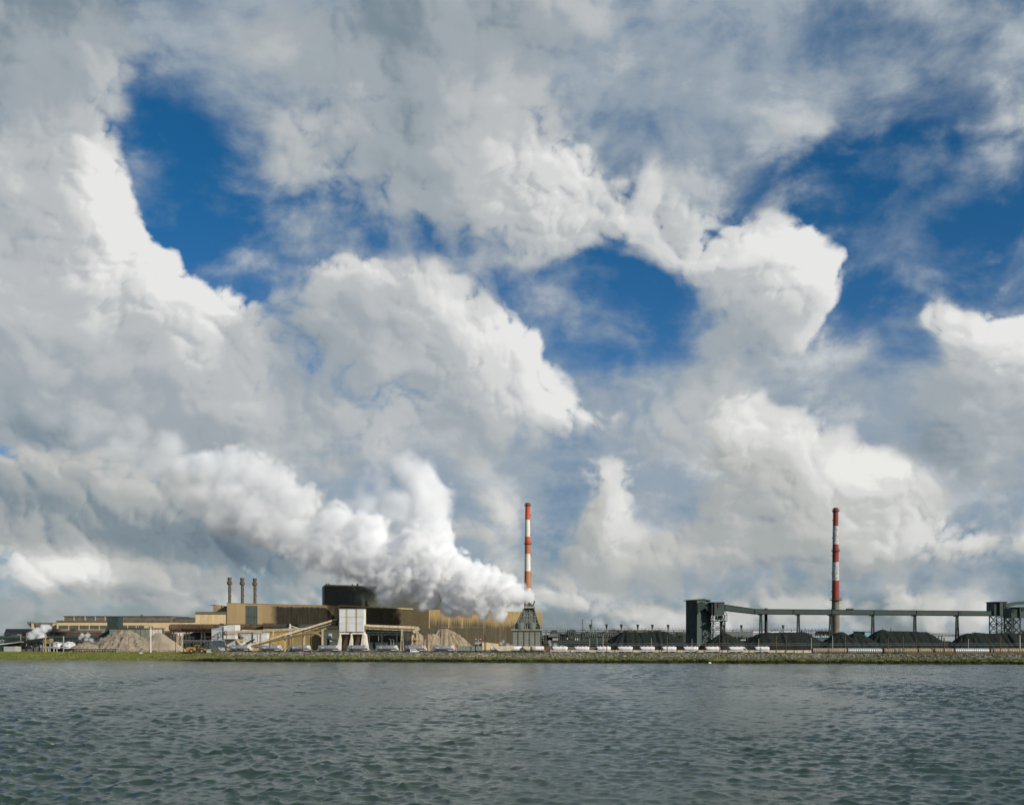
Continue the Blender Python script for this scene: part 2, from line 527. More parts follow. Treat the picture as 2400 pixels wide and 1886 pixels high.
mat('rust_strip', (.52, .36, .16), (.42, .30, .15), scale=.6, streak=((.58, .52, .42), .5, 1.2))
mat('ochre_cladding', (.44, .29, .085), (.36, .25, .09), scale=.2, streak=((.16, .11, .04), .6, .6), spots=((.5, .38, .18), .4, .3), corr=(1.0, .05))
mat('olive_cladding', (.30, .225, .08), (.24, .19, .085), scale=.2, streak=((.12, .09, .04), .6, .6), corr=(1.0, .05))
mat('conveyor_cream', (.60, .50, .33), (.45, .36, .22), scale=.8, streak=((.22, .15, .08), .5, 1.5), vary=.05)
mat('conveyor_brown', (.24, .17, .10), (.15, .11, .07), scale=.8)
mat('stack_olive', (.135, .115, .070), (.095, .08, .05), scale=.7, streak=((.06, .05, .035), .5, 1.0))
mat('quench_wood', (.27, .275, .225), (.21, .215, .175), scale=.5, streak=((.13, .14, .11), .5, 1.0), vary=.06)
mat('quench_frame', (.145, .16, .135), (.10, .115, .095), scale=.8)
mat('quench_sheet', (.17, .17, .14), (.11, .115, .095), scale=.8)
mat('quench_rib', (.19, .205, .165), (.13, .145, .12), scale=.8)
mat('quench_trim', (.36, .34, .25), (.26, .25, .18), scale=.6)
mat('quench_dark', (.075, .085, .07), (.05, .06, .05), scale=.5, spots=((.2, .2, .17), .6, .8))
mat('chimney_red', (.62, .095, .035), (.55, .085, .035), scale=.15, streak=((.35, .07, .04), .3, .5))
mat('chimney_orange', (.50, .165, .07), (.44, .15, .07), scale=.15, streak=((.35, .13, .07), .3, .5))
mat('chimney_faded', (.44, .20, .105), (.38, .175, .10), scale=.15, streak=((.28, .14, .08), .4, .5))
mat('chimney_white', (.70, .67, .58), (.62, .59, .50), scale=.15, streak=((.48, .44, .36), .4, .5))
mat('chimney_cream', (.62, .54, .40), (.52, .45, .33), scale=.15)
mat('chimney_maroon', (.30, .058, .034), (.24, .05, .034), scale=.2, streak=((.11, .035, .03), .4, .5))
mat('chimney_flaky', (.62, .62, .58), (.28, .28, .26), scale=.8, det=8, spots=((.15, .15, .14), .8, .7))
mat('chimney_concrete', (.20, .175, .12), (.15, .13, .09), scale=.2, streak=((.12, .10, .07), .5, .5))
mat('platform_steel', (.06, .045, .035), (.10, .06, .04), scale=1.0)
mat('galvanised_pale', (.42, .42, .38), (.30, .30, .27), scale=1.0)
mat('tank_grey', (.34, .35, .36), (.27, .28, .29), rough=.38, metal=.35, scale=.6, streak=((.16, .15, .14), .4, 1.0), vary=.06)
mat('wagon_white', (.80, .78, .74), (.68, .66, .62), rough=.45, scale=.8, streak=((.36, .27, .18), .5, 1.4), vary=.05)
mat('wagon_cream', (.66, .56, .40), (.56, .46, .32), rough=.6, scale=.6, streak=((.30, .20, .12), .5, 1.2))
mat('mark_white', (.85, .85, .83), (.8, .8, .78), rough=.5)
mat('chassis_black', (.022, .02, .018), (.04, .032, .026), scale=2.0)
mat('culvert_tan', (.30, .25, .17), (.22, .18, .12), rough=.6, metal=.2, scale=.5, spots=((.14, .11, .07), .6, .8), vary=.1)
mat('culvert_grey', (.44, .45, .43), (.34, .35, .33), rough=.45, metal=.4, scale=.5, vary=.05)
mat('fence_green', (.20, .23, .18), (.14, .17, .13), scale=.8)
mat('coal', (.013, .019, .0155), (.020, .026, .0215), scale=.8, rough=.95, bump=.35, bscale=1.6, spec=.15, streak=((.028, .032, .027), .4, .5))
mat('rubble_grey', (.30, .245, .165), (.19, .155, .11), scale=.5, det=9, bump=.5, bscale=1.2, spots=((.46, .44, .40), .7, 1.4))
mat('dust_tan', (.36, .30, .205), (.30, .25, .175), scale=.3, bump=.12, bscale=1.5)
mat('ore_tan', (.34, .265, .175), (.24, .185, .12), scale=.35, det=9, bump=.45, bscale=1.0, streak=((.15, .11, .075), .55, .45))
mat('rust_soil', (.17, .075, .038), (.10, .05, .03), scale=.6, bump=.4, bscale=2.0)
mat('slag_white', (.66, .66, .66), (.35, .35, .34), scale=.8)
mat('rock', (.27, .25, .20), (.085, .08, .062), scale=.55, det=7, vary=.0, rough=.95)
mat('timber', (.52, .44, .32), (.40, .33, .24), scale=1.2)
mat('loader_yellow', (.48, .28, .05), (.35, .20, .045), scale=1.2, rough=.5)
mat('tyre', (.03, .03, .03), (.05, .045, .04), scale=2.0)
mat('glass_dark', (.03, .04, .045), (.05, .06, .065), rough=.1)
mat('van_white', (.82, .81, .78), (.78, .77, .74), rough=.3)
mat('teal_shed', (.22, .40, .42), (.18, .33, .35), scale=.3, corr=(.8, .03))
mat('teal_dark', (.085, .14, .145), (.06, .10, .105), scale=.3, corr=(.8, .03))
mat('steel_haze', (.16, .17, .155), (.12, .13, .12), scale=.5)
mat('plant_dark', (.055, .065, .055), (.035, .045, .038), scale=.5, det=8, spots=((.20, .20, .17), .6, .9))
mat('pipe_white', (.62, .62, .60), (.5, .5, .48), scale=.5)
mat('pole_pale', (.42, .41, .37), (.34, .33, .30), scale=1.0)
mat('yellow_paint', (.45, .30, .03), (.3, .2, .04), scale=1.0)
mat('foliage_dark', (.035, .055, .025), (.06, .085, .035), scale=1.5)
mat('bark', (.06, .045, .03))
mat('grass', (.12, .155, .028), (.21, .19, .062), scale=.25, det=8, vary=0)
mat('reed', (.055, .055, .02), (.02, .022, .009), scale=.6, det=8)

# ---------------------------------------------------------------- the setting: land, bank, river
_lat = RNG.random((64, 64))


def vnoise(x, y, s=1.0):
    """Cheap smooth value noise, numpy arrays in, 0..1 out."""
    x = np.asarray(x, float) * s; y = np.asarray(y, float) * s
    xi, yi = np.floor(x).astype(int), np.floor(y).astype(int)
    fx, fy = x - xi, y - yi
    fx, fy = fx * fx * (3 - 2 * fx), fy * fy * (3 - 2 * fy)
    g = lambda i, j: _lat[i % 64, j % 64]
    return (g(xi, yi) * (1 - fx) + g(xi + 1, yi) * fx) * (1 - fy) + (g(xi, yi + 1) * (1 - fx) + g(xi + 1, yi + 1) * fx) * fy


def fbm(x, y, s, o=4):
    a, w, t = 0, .5, 0
    for i in range(o):
        a = a + w * vnoise(np.asarray(x) + 17.3 * i, np.asarray(y) - 9.1 * i, s); t += w; w *= .55; s *= 2.1
    return a / t


def shore_y(x):
    x = np.asarray(x, float)
    w = np.clip(1 - (np.abs(x) - 260) / 200, 0, 1)
    return 410.8 - .1377 * x + w * ((vnoise(x, 3.3, .09) - .5) * 2.2 + (vnoise(x, 8.8, .5) - .5) * 1.0)


T_R = np.array([-3, -.5, 0, .25, .7, 1.1, 2.5, 4, 7, 11, 15, 18, 22, 40, 80, 200, 1000, 30000.])
Z_R = np.array([-2, -.6, -.1, .45, .98, 1.15, 1.28, 1.4, 1.8, 2.3, 2.8, 3.02, 3.0, 2.98, 2.95, 2.9, 2.9, 2.9])
Z_L = np.array([-2, -.6, -.1, .12, .22, .32, .6, .85, 1.2, 1.7, 2.2, 2.6, 2.95, 3.0, 2.95, 2.9, 2.9, 2.9])


def ground_z(x, y):
    """Height of the land at a point (before small bumps)."""
    t = np.asarray(y) - (410.8 - .1377 * np.asarray(x))
    k = np.clip((np.asarray(x) + 135) / 25, 0, 1); k = k * k * (3 - 2 * k)
    return np.interp(t, T_R, Z_R) * k + np.interp(t, T_R, Z_L) * (1 - k)


def grid_object(name, X, Y, Z, material, kind=None, smooth=True, build_parent=None):
    r, c = X.shape
    me = bpy.data.meshes.new(name)
    idx = np.arange(r * c).reshape(r, c)
    q = np.stack([idx[:-1, :-1], idx[:-1, 1:], idx[1:, 1:], idx[1:, :-1]], -1).reshape(-1, 4)
    me.vertices.add(r * c); me.loops.add(q.size); me.polygons.add(len(q))
    me.vertices.foreach_set('co', np.stack([X, Y, Z], -1).astype(np.float32).ravel())
    me.loops.foreach_set('vertex_index', q.astype(np.int32).ravel())
    me.polygons.foreach_set('loop_start', np.arange(0, q.size, 4, dtype=np.int32))
    me.polygons.foreach_set('use_smooth', np.full(len(q), smooth))
    me.update(calc_edges=True); me.validate()
    me.materials.append(MAT[material])
    o = bpy.data.objects.new(name, me); COL.objects.link(o)
    if kind: o['kind'] = kind
    return o


# land
gx = np.concatenate([-np.geomspace(30000, 330, 26), np.arange(-320, 320.1, .8), np.geomspace(330, 30000, 26)])
gt = np.concatenate([[-3, -1.2, -.5], np.arange(-.2, 4.1, .2), np.arange(4.5, 24, .5), np.geomspace(25, 120, 24), np.geomspace(140, 560, 10), [575, 600]])
GXX, GT = np.meshgrid(gx, gt)
k = np.clip((GXX + 135) / 25, 0, 1); k = k * k * (3 - 2 * k)
GZ = np.interp(GT, T_R, Z_R) * k + np.interp(GT, T_R, Z_L) * (1 - k)
near = np.clip(1 - (np.abs(GXX) - 300) / 60, 0, 1)
edge = np.clip(1 - np.abs(GT - .8) / 1.6, 0, 1) * k
bmp = (fbm(GXX, GT, .55, 4) - .5) * .35 + (fbm(GXX, GT, .12, 3) - .5) * .35
GZ = GZ + near * np.clip((GT + .2) / .6, 0, 1) * np.clip(1 - (GT - 40) / 30, 0, 1) * bmp * (.55 + .25 * k)
GZ = GZ + near * edge * (vnoise(GXX, GT * 0, .45) - .5) * .55 + near * edge * (vnoise(GXX, GT, 1.3) - .5) * .35
GZ = np.where(GT > 570, -2.0, GZ)        # land cut short; invented open water beyond reflects pale sky into the gaps
GYY = shore_y(GXX) + GT + near * edge * (vnoise(GXX, GT * 1.5 + 40, .7) - .5) * 1.6
m = bpy.data.materials.new('ground'); m.use_nodes = True; MAT['ground'] = m
t = m.node_tree; bs = t.nodes['Principled BSDF']; bs.inputs['Roughness'].default_value = .95; bs.inputs['Specular IOR Level'].default_value = .1
geo = node(t, 'ShaderNodeNewGeometry'); pos = E(t, geo.outputs['Position']); px_, py_, pz_ = sep(t, pos)
tt = py_ + px_ * .1377 - 410.8                        # metres inland
n1 = noise(t, pos, .09, 6, .6); n2 = noise(t, pos, .6, 6, .65)
green = mix(t, n1.sstep(.38, .62), (.105, .165, .022), (.19, .205, .05))
green = mix(t, n2.sstep(.52, .70) * .7, green, (.25, .20, .10))
leftk = (px_ + 135.0).sstep(-12.0, 12.0)
yard = mix(t, n2.sstep(.4, .6), (.14, .12, .095), (.20, .175, .14))
gravel = mix(t, n2.sstep(.4, .62), (.10, .098, .085), (.055, .053, .045))
soil = mix(t, noise(t, pos, 1.7, 6, .7).sstep(.42, .60), (.014, .013, .008), (.06, .065, .022))
col = mix(t, (tt + (n2 - .5) * 4.0).sstep(22.0, 27.0) * leftk.mad(.85, .1), green, yard)
col = mix(t, (tt + (n2 - .5) * 3.0).sstep(34.0, 42.0), col, yard)
slope = ((tt + (n2 - .5) * 2.0).sstep(3.2, 4.6) * (1.0 - (tt + (n2 - .5) * 2.0).sstep(16.0, 19.0))) * leftk
col = mix(t, slope, col, gravel)
bank = (1.0 - (pz_ + (noise(t, pos, .9, 5, .6) - .5) * .9).sstep(.85, 1.10)) * leftk.mad(.85, .15) * (1.0 - tt.sstep(2.5, 4.0))
col = mix(t, bank, col, soil)
pebble = (1.0 - pz_.sstep(.12, .42)) * (1.0 - leftk) * (1.0 - tt.sstep(2.0, 3.5))
col = mix(t, pebble, col, (.21, .185, .135))
t.links.new(col.k, bs.inputs['Base Color'])
b = node(t, 'ShaderNodeBump'); b.inputs['Distance'].default_value = .4
t.links.new(noise(t, pos, 2.2, 6, .7).k, b.inputs['Height']); t.links.new(b.outputs[0], bs.inputs['Normal'])
grid_object('ground', GXX, GYY, GZ, 'ground', 'structure')

# river: wind waves as real relief where the camera can see them, calmer far out to the sides
m = bpy.data.materials.new('river_water'); m.use_nodes = True; MAT['river_water'] = m
t = m.node_tree; bs = t.nodes['Principled BSDF']
geo = node(t, 'ShaderNodeNewGeometry'); pos = E(t, geo.outputs['Position'])
silt = mix(t, noise(t, pos, .02, 3, .5).sstep(.3, .7), (.032, .058, .040), (.042, .068, .047))
foam = E(t, node(t, 'ShaderNodeAttribute', attribute_name='foam').outputs['Fac'])
fk = (foam * noise(t, pos, 3.5, 4, .7).sstep(.45, .62)).clamp()
t.links.new(mix(t, fk, silt, (.75, .77, .76)).k, bs.inputs['Base Color'])
t.links.new(fk.mad(.5, .10).k, bs.inputs['Roughness'])
bs.inputs['IOR'].default_value = 1.333
b = node(t, 'ShaderNodeBump'); b.inputs['Strength'].default_value = .9; b.inputs['Distance'].default_value = 1.0
rot = node(t, 'ShaderNodeVectorRotate', rotation_type='Z_AXIS'); t.links.new(pos.k, rot.inputs['Vector']); rot.inputs['Angle'].default_value = .45
w1 = noise(t, vmath(t, 'MULTIPLY', E(t, rot.outputs[0]), (.55, 1.25, 1)), 1.2, 6, .70, .3) * .11
w2 = noise(t, vmath(t, 'MULTIPLY', pos, (1, .7, 1)), 5.0, 3, .65) * .03
patch = noise(t, vmath(t, 'MULTIPLY', pos, (1, .35, 1)), .05, 7, .62).sstep(.30, .70, .6, 1.5)      # gusts roughen the water in patches
t.links.new(((w1 + w2) * patch).k, b.inputs['Height']); t.links.new(b.outputs[0], bs.inputs['Normal'])

YROW = [64.0]
while YROW[-1] < 452: YROW.append(YROW[-1] + .2 * (YROW[-1] / 64) ** .8)
ta = np.concatenate([-np.geomspace(60, .56, 14), np.linspace(-.54, .54, 980), np.geomspace(.56, 60, 14)])
ya = np.concatenate([[-400, -100, 0, 40, 58], YROW, [600, 900, 1300, 2000, 4000, 9000, 40000]])
TA, YA = np.meshgrid(ta, ya)
XA = TA * np.maximum(YA, 50.)
YA = np.where(YA > 452, 452 + (YA - 452) * (np.abs(TA) > .9), YA) if False else YA
H = np.zeros_like(XA); DX = np.zeros_like(XA); DY = np.zeros_like(XA); ST = np.zeros_like(XA)
rg = np.random.default_rng(5)
cell = .2 * (np.clip(YA, 64, 460) / 64) ** .8
for i in range(96):
    big_ = i % 8 == 0
    lam = (3.5 + 4.0 * rg.random()) if big_ else .6 * (2.8 / .6) ** rg.random()
    th = math.radians(236) + rg.normal(0, .45 if big_ else .62)
    kk = 2 * math.pi / lam
    amp = (.020 if big_ else .0074 * lam * math.exp(-(lam / 4.5) ** 2)) * (.5 + rg.random())
    fade = np.clip((lam / cell - 2.4) / 1.2, 0, 1)
    ph = kk * (math.cos(th) * XA + math.sin(th) * YA) + rg.random() * 6.28
    c, s_ = np.cos(ph), np.sin(ph)
    H += amp * c * fade; DX -= .95 * amp * math.cos(th) * s_ * fade; DY -= .95 * amp * math.sin(th) * s_ * fade
    ST += amp * kk * c * fade
gust = .42 + 2.0 * np.clip(fbm(XA, YA * .5, .022, 4) - .2, 0, 1)
inside = np.clip((.56 - np.abs(TA)) / .02, 0, 1) * np.clip((YA - 58) / 6, 0, 1) * (YA < 455)
far = np.clip(1.1 - YA / 1500, .3, 1)
a_ = gust * inside * far
wat = grid_object('river_water', XA + DX * a_, YA + DY * a_, H * a_, 'river_water', 'structure')
fo = np.clip((ST * gust - np.quantile(ST * gust, .9985)) * 6, 0, 1) * (fbm(XA, YA, .03, 2) > .56) * inside
at_ = wat.data.attributes.new('foam', 'FLOAT', 'POINT')
at_.data.foreach_set('value', fo.astype(np.float32).ravel())


# ---------------------------------------------------------------- loose ground cover (too many to count)
def scatter_rocks(name, n, sampler, smin, smax, material):
    base = bmesh.new(); bmesh.ops.create_icosphere(base, subdivisions=1, radius=1.0)
    bv = np.array([v.co[:] for v in base.verts]); bf = np.array([[v.index for v in f.verts] for f in base.faces]); base.free()
    V, F = [], []
    for i in range(n):
        x, y, z = sampler()
        s = smin + (smax - smin) * random.random() ** 2.2
        v = bv * (1 + RNG.uniform(-.28, .28, (len(bv), 1))) * np.array([s * random.uniform(.7, 1.3), s * random.uniform(.7, 1.2), s * random.uniform(.5, .9)])
        a = random.random() * 6.28; ca, sa = math.cos(a), math.sin(a)
        v = np.stack([v[:, 0] * ca - v[:, 1] * sa, v[:, 0] * sa + v[:, 1] * ca, v[:, 2]], 1) + (x, y, z + s * .1)
        F.append(bf + len(V) * len(bv)); V.append(v)
    V = np.concatenate(V); F = np.concatenate(F)
    me = bpy.data.meshes.new(name)
    me.from_pydata(V.tolist(), [], F.tolist())
    me.materials.append(MAT[material])
    o = bpy.data.objects.new(name, me); COL.objects.link(o); o['kind'] = 'stuff'
    return o


def rock_spot():
    while True:
        x = random.uniform(-118, 215); tt_ = random.uniform(4.2, 17.5)
        g = vnoise(x, 5.0, .05)
        if x < -60 and tt_ < 11 - (x + 118) * .08 and random.random() < .8: continue
        if 40 < x < 48 and random.random() < .8: continue       # a grassy gap in the stone
        if x > 120 and random.random() < .45: continue
        if tt_ > 15.5 and g < .5: continue
        y = float(shore_y(x)) + tt_
        return x, y, float(ground_z(x, y))


r_ = scatter_rocks('riprap_stones', 9000, rock_spot, .20, .75, 'rock')
r_['label'] = 'band of grey broken rock along the river bank'


def tufts(name, n, sampler, h0, h1, w, material, label):
    V, F = [], []
    for i in range(n):
        x, y, z = sampler()
        for b_ in range(4):
            a = random.random() * 6.28; hh = random.uniform(h0, h1); ww = w * random.uniform(.6, 1.4)
            lx, ly = random.uniform(-.5, .5) * hh, random.uniform(-.5, .5) * hh
            ox, oy = random.uniform(-.25, .25), random.uniform(-.25, .25)
            k0 = len(V)
            V += [(x + ox - ww * math.cos(a), y + oy - ww * math.sin(a), z - .05), (x + ox + ww * math.cos(a), y + oy + ww * math.sin(a), z - .05), (x + ox + lx, y + oy + ly, z + hh)]
            F.append((k0, k0 + 1, k0 + 2))
    me = bpy.data.meshes.new(name); me.from_pydata(V, [], F); me.materials.append(MAT[material])
    o = bpy.data.objects.new(name, me); COL.objects.link(o); o['kind'] = 'stuff'; o['label'] = label
    return o


def sp_bench():
    x = random.uniform(-128, 215); tt_ = abs(random.gauss(0, 1.5)) + 1.25
    y = float(shore_y(x)) + tt_; return x, y, float(ground_z(x, y))


def sp_left():
    x = random.uniform(-225, -105); tt_ = random.uniform(1.0, 26)
    y = float(shore_y(x)) + tt_; return x, y, float(ground_z(x, y))


def sp_top():
    x = random.uniform(-125, 215); tt_ = random.uniform(17, 24)
    y = float(shore_y(x)) + tt_; return x, y, float(ground_z(x, y))


tufts('bench_grass', 9000, sp_bench, .15, .45, .16, 'grass', 'green grass growing on the lip of the eroded bank')
tufts('meadow_grass', 9000, sp_left, .10, .32, .18, 'grass', 'green meadow grass on the low shore')
tufts('trackside_grass', 6000, sp_top, .10, .35, .16, 'grass', 'green grass strip in front of the wagons')


def sp_edge():
    x = random.uniform(-122, 215); tt_ = random.uniform(.1, .9)
    y = float(shore_y(x)) + tt_; return x, y, float(np.interp(tt_, T_R, Z_R)) - .1


def sp_rocks():
    x = random.uniform(-118, 215); tt_ = random.choice([random.uniform(3, 8), random.uniform(3, 18)])
    y = float(shore_y(x)) + tt_; return x, y, float(ground_z(x, y)) + .1


tufts('riprap_weeds', 3000, sp_rocks, .15, .55, .2, 'grass', 'olive weeds growing through the bank stones')
tufts('bank_weeds', 1800, sp_edge, .15, .5, .2, 'reed', 'dark hanging weeds on the eroded bank')

# ---------------------------------------------------------------- helpers for buildings
GZ0 = 2.85      # yard level


def bxp(px0, px1, pt, pb, y, depth, mb=None):
    """Box whose front face spans photo columns px0..px1 and rows pt..pb at distance y (pb None: down to the yard)."""
    z0 = GZ0 - .05 if pb is None else wz(pb, y)
    return (mb or MB()).box(wx(px0, y), wx(px1, y), y, y + depth, z0, wz(pt, y))


def base(px, y, z=None): return (wx(px, y), y, GZ0 if z is None else z)


def lattice(t, x0, x1, y0, y1, z0, z1, levels, lw, bw, material, top=None):
    """Four-legged braced tower; top = fraction of the base width kept at the top."""
    k = 1.0 if top is None else top
    cx, cy = (x0 + x1) / 2, (y0 + y1) / 2
    def corner(i, j, f):
        s = 1 + (k - 1) * f
        return Vector((cx + ((x0, x1)[i] - cx) * s, cy + ((y0, y1)[j] - cy) * s, z0 + (z1 - z0) * f))
    for i in (0, 1):
        for j in (0, 1): MB().bar(corner(i, j, 0), corner(i, j, 1), lw).build('leg', material, t)
    ring = [(0, 0), (1, 0), (1, 1), (0, 1)]
    for L in range(levels):
        f0, f1 = L / levels, (L + 1) / levels
        for q in range(4):
            a, b = ring[q], ring[(q + 1) % 4]
            MB().bar(corner(*a, f0), corner(*b, f1), bw).build('brace', material, t)
            MB().bar(corner(*b, f0), corner(*a, f1), bw).build('brace', material, t)
            if L: MB().bar(corner(*a, f0), corner(*b, f0), bw).build('girt', material, t)


# ---------------------------------------------------------------- far mill halls behind the rubble
Y = 720
t = thing('rolling_mill_hall', 'long cream mill hall with brown roof monitor and window band behind the rubble heap', 'hall', base(280, Y))
bxp(133, 457, 1456, 1478, Y, 70).build('wall', 'cream_cladding', t)
bxp(131, 459, 1453.4, 1456.2, Y - .8, 72).build('eave', 'grey_eave', t)
mon = bxp(148, 401, 1443.8, 1453.6, Y + 12, 40).build('roof_monitor', 'brown_roof', t)
for p in (149, 173, 199, 223, 246): bxp(p - .9, p + .9, 1443.5, 1453.6, Y + 11.6, .5).build('monitor_rib', 'conveyor_cream', mon)
bxp(147, 402, 1442.8, 1444, Y + 11.4, 42).build('monitor_ridge', 'grey_eave', mon)
for a, b_ in ((138, 160), (163, 184), (187, 208), (211, 231.5), (234.5, 251), (278, 298), (301, 318), (321, 338)):
    w_ = bxp(a, b_, 1465, 1473.6, Y - .25, .3).build('window', 'window_band', t)
    for q in (1 / 3, 2 / 3):
        p = a + (b_ - a) * q
        bxp(p - .25, p + .25, 1465, 1473.6, Y - .32, .1).build('mullion', 'grey_eave', w_)
lr = MB().slab([(wx(100, Y), wz(1481, Y - 14)), (wx(256, Y), wz(1481, Y - 14)), (wx(256, Y), wz(1480, Y - 14)), (wx(100, Y), wz(1480, Y - 14))], Y - 14, Y - 13.6)
lr.add([(wx(104, Y), Y - 14, wz(1480.2, Y - 14)), (wx(256, Y), Y - 14, wz(1480.2, Y - 14)), (wx(256, Y), Y, wz(1475.4, Y)), (wx(104, Y), Y, wz(1475.4, Y))], [(0, 1, 2, 3)])
lr.build('lean_to_roof', 'brown_roof', t)
bxp(100, 430, 1481.2, 1490, Y - 13.5, 13).build('lean_to_wall', 'red_brown_wall', t)
bxp(98, 430, 1490.2, None, Y - 12.5, 12).build('lean_to_base', 'plant_dark', t)
for p in (143.5, 184):
    mb = MB()
    n_ = 8
    prof = [(wx(p, Y) + 2.1 * math.cos(math.pi * i / n_), wz(1478.4, Y - 9) + 1.6 * math.sin(math.pi * i / n_)) for i in range(n_ + 1)]
    mb.slab(prof, Y - 10, Y - 5); mb.box(wx(p, Y) - 3, wx(p, Y) + 2.2, Y - 10.2, Y - 5, wz(1479.2, Y - 9), wz(1478.3, Y - 9))
    mb.build('roof_vent', 'plant_dark', t)
MB().tube([at(332.5, 1452, Y + 30), at(332.5, 1440, Y + 30)], .9, 8).build('roof_flue', 'stack_olive', t)

t = thing('annex_hall', 'brown roof annex hall left of the cream block, behind the rust duct', 'hall', base(434, 735))
bxp(411, 460, 1448.4, 1461, 735, 30).build('wall', 'brown_roof', t)
bxp(410.4, 460, 1446.6, 1448.2, 734.5, 31).build('roof_edge', 'grey_eave', t)
MB().tube([at(432, 1461, 733), at(432, 1450.5, 733)], .45, 6).build('vent_pipe', 'plant_dark', t)

t = thing('loading_house', 'small cream building with overhanging platform at the far end of the mill hall', 'building', base(98, 730))
bxp(71, 134, 1461, None, 730, 25).build('wall', 'cream_cladding', t)
bxp(83, 122, 1458.6, 1466.5, 729, 20).build('roof', 'brown_roof', t)
bxp(83, 119, 1466.6, 1474.6, 729.6, 3).build('opening', 'window_band', t)
MB().slab([(wx(64, 729), wz(1459.5, 729)), (wx(72, 729), wz(1470, 729)), (wx(72, 729), wz(1459.5, 729))][::1], 729, 745).build('platform', 'plant_dark', t)
for p in (64.5, 68, 71.5): MB().bar(at(p, 1459.5, 729.2), at(p, 1456.5, 729.2), .25).build('rail_post', 'plant_dark', t)
MB().bar(at(64, 1456.6, 729.2), at(80, 1456.6, 729.2), .25).build('rail', 'plant_dark', t)

t = thing('low_shed', 'low brown roofed shed with orange patches at the left edge', 'shed', base(60, 690))
bxp(10, 118, 1487, None, 690, 30).build('wall', 'window_band', t)
MB().add([at(8, 1487.4, 688), at(118, 1487.4, 688), at(118, 1473, 706), at(14, 1473, 706)], [(0, 1, 2, 3)]).add([at(8, 1487.4, 688), at(14, 1473, 706), at(14, 1488, 722)], [(0, 1, 2)]).build('roof', 'brown_roof', t)
for a, b_, c, d, mm in ((50, 62, 1481, 1487, 'red_brown_wall'), (63, 73, 1480, 1485, 'chimney_faded'), (78, 90, 1481.5, 1485.5, 'chimney_orange'), (26, 48, 1488.5, 1492.5, 'conveyor_cream'), (40, 52, 1485, 1489, 'conveyor_cream')):
    bxp(a, b_, c, d, 684, 2.5).build('roof_patch', mm, t)

t = thing('pipe_gantry', 'dark green pipe gantry on trestles running below the mill hall', 'gantry', base(115, 640))
MB().tube([at(-40, 1493.5, 640), at(250, 1493.5, 640)], 1.1, 10).build('pipe', 'dark_green_steel', t)
MB().box(wx(-40, 640), wx(250, 640), 639, 643, wz(1497.2, 640), wz(1496.2, 640)).build('deck', 'plant_dark', t)
for i in range(37):
    p = -38 + i * 7.8
    MB().bar(at(p, 1497, 639.6), at(p + 3.9, 1502.5, 639.6), .28).build('brace', 'plant_dark', t)
    MB().bar(at(p + 3.9, 1502.5, 639.6), at(p + 7.8, 1497, 639.6), .28).build('brace', 'plant_dark', t)
MB().box(wx(-40, 640), wx(250, 640), 639, 640.4, wz(1503.4, 640), wz(1502.4, 640)).build('bottom_chord', 'plant_dark', t)
for p in (-20, 15, 50, 85, 120, 155, 190, 225): MB().bar(at(p, 1503, 640), (wx(p, 640), 640, GZ0), .5).build('leg', 'plant_dark', t)

# ---------------------------------------------------------------- bunker wall, dark transfer tower, duct
Y = 600
t = thing('bunker_wall', 'pale ribbed bunker wall behind the rubble heap', 'wall', base(318, Y))
edges = [256, 266, 276.5, 287, 297.5, 308, 318, 329, 340, 350, 357, 364, 371, 380]
for a, b_ in zip(edges, edges[1:]): bxp(a + .5, b_ - .5, 1472.6, None, Y, 4).build('panel', 'warm_white' if a > 345 else 'fence_green', t)
bxp(255, 381, 1471.2, 1472.6, Y - .5, 5.2).build('coping', 'platform_steel', t)
for a in edges: bxp(a - .5, a + .5, 1472.6, None, Y + .4, 3).build('rib', 'plant_dark', t)
MB().tube([at(324, 1471, Y + 1), at(324, 1466, Y + 1), at(327, 1464.4, Y + 1), at(352, 1464.4, Y + 1)], .28, 6).build('hand_rail', 'conveyor_cream', t)

t = thing('dark_transfer_tower', 'dark green transfer tower with sloping chute in front of the mill hall', 'tower', base(263, 610))
bxp(251.3, 276, 1445.6, 1471.2, 606, 8).build('house', 'dark_green_steel', t)
MB().slab([(wx(232, 606), wz(1495, 606)), (wx(256, 606), wz(1495, 606)), (wx(256, 606), wz(1471, 606)), (wx(249, 606), wz(1471, 606)), (wx(246, 606), wz(1479, 606)), (wx(232, 606), wz(1489, 606))], 606, 609).build('chute', 'dark_green_steel', t)
for p in (253, 274): MB().bar(at(p, 1471, 609), (wx(p, 609), 609, GZ0), .7).build('leg', 'dark_green_steel', t)

t = thing('rust_duct', 'fat horizontal ribbed rust brown gas duct on trestles', 'duct', base(505, 532))
a, b_ = at(402, 1470.4, 532), at(622, 1470.4, 532)
R = 8.2 * 532 / FPX
MB().tube([a + Vector((-R * .75, 0, 0)), a + Vector((-R * .6, 0, 0)), a + Vector((-R * .3, 0, 0)), a, b_], [R * .3, R * .7, R * .93, R, R], 24).build('shell', 'rust_duct', t)
for i in range(29):
    p = a.lerp(b_, i / 28)
    MB().tube([p + Vector((-.12, 0, 0)), p + Vector((.12, 0, 0))], R * 1.055, 24).build('stiffener_ring', 'rust_steel', t)
MB().bar(at(380, 1479.6, 532), at(622, 1479.6, 532), .8, .5).build('walkway', 'platform_steel', t)
for i in range(24):
    p = 384 + i * 10
    MB().bar(at(p, 1480, 530.5), at(p, 1477, 530.5), .12).build('rail_post', 'platform_steel', t)
for p in (404, 440, 476, 532, 600):
    MB().bar(at(p - 3, 1480, 532), (wx(p - 5, 532), 532, GZ0), .5).build('trestle_leg', 'plant_dark', t)
    MB().bar(at(p + 3, 1480, 532), (wx(p + 5, 532), 532, GZ0), .5).build('trestle_leg', 'plant_dark', t)

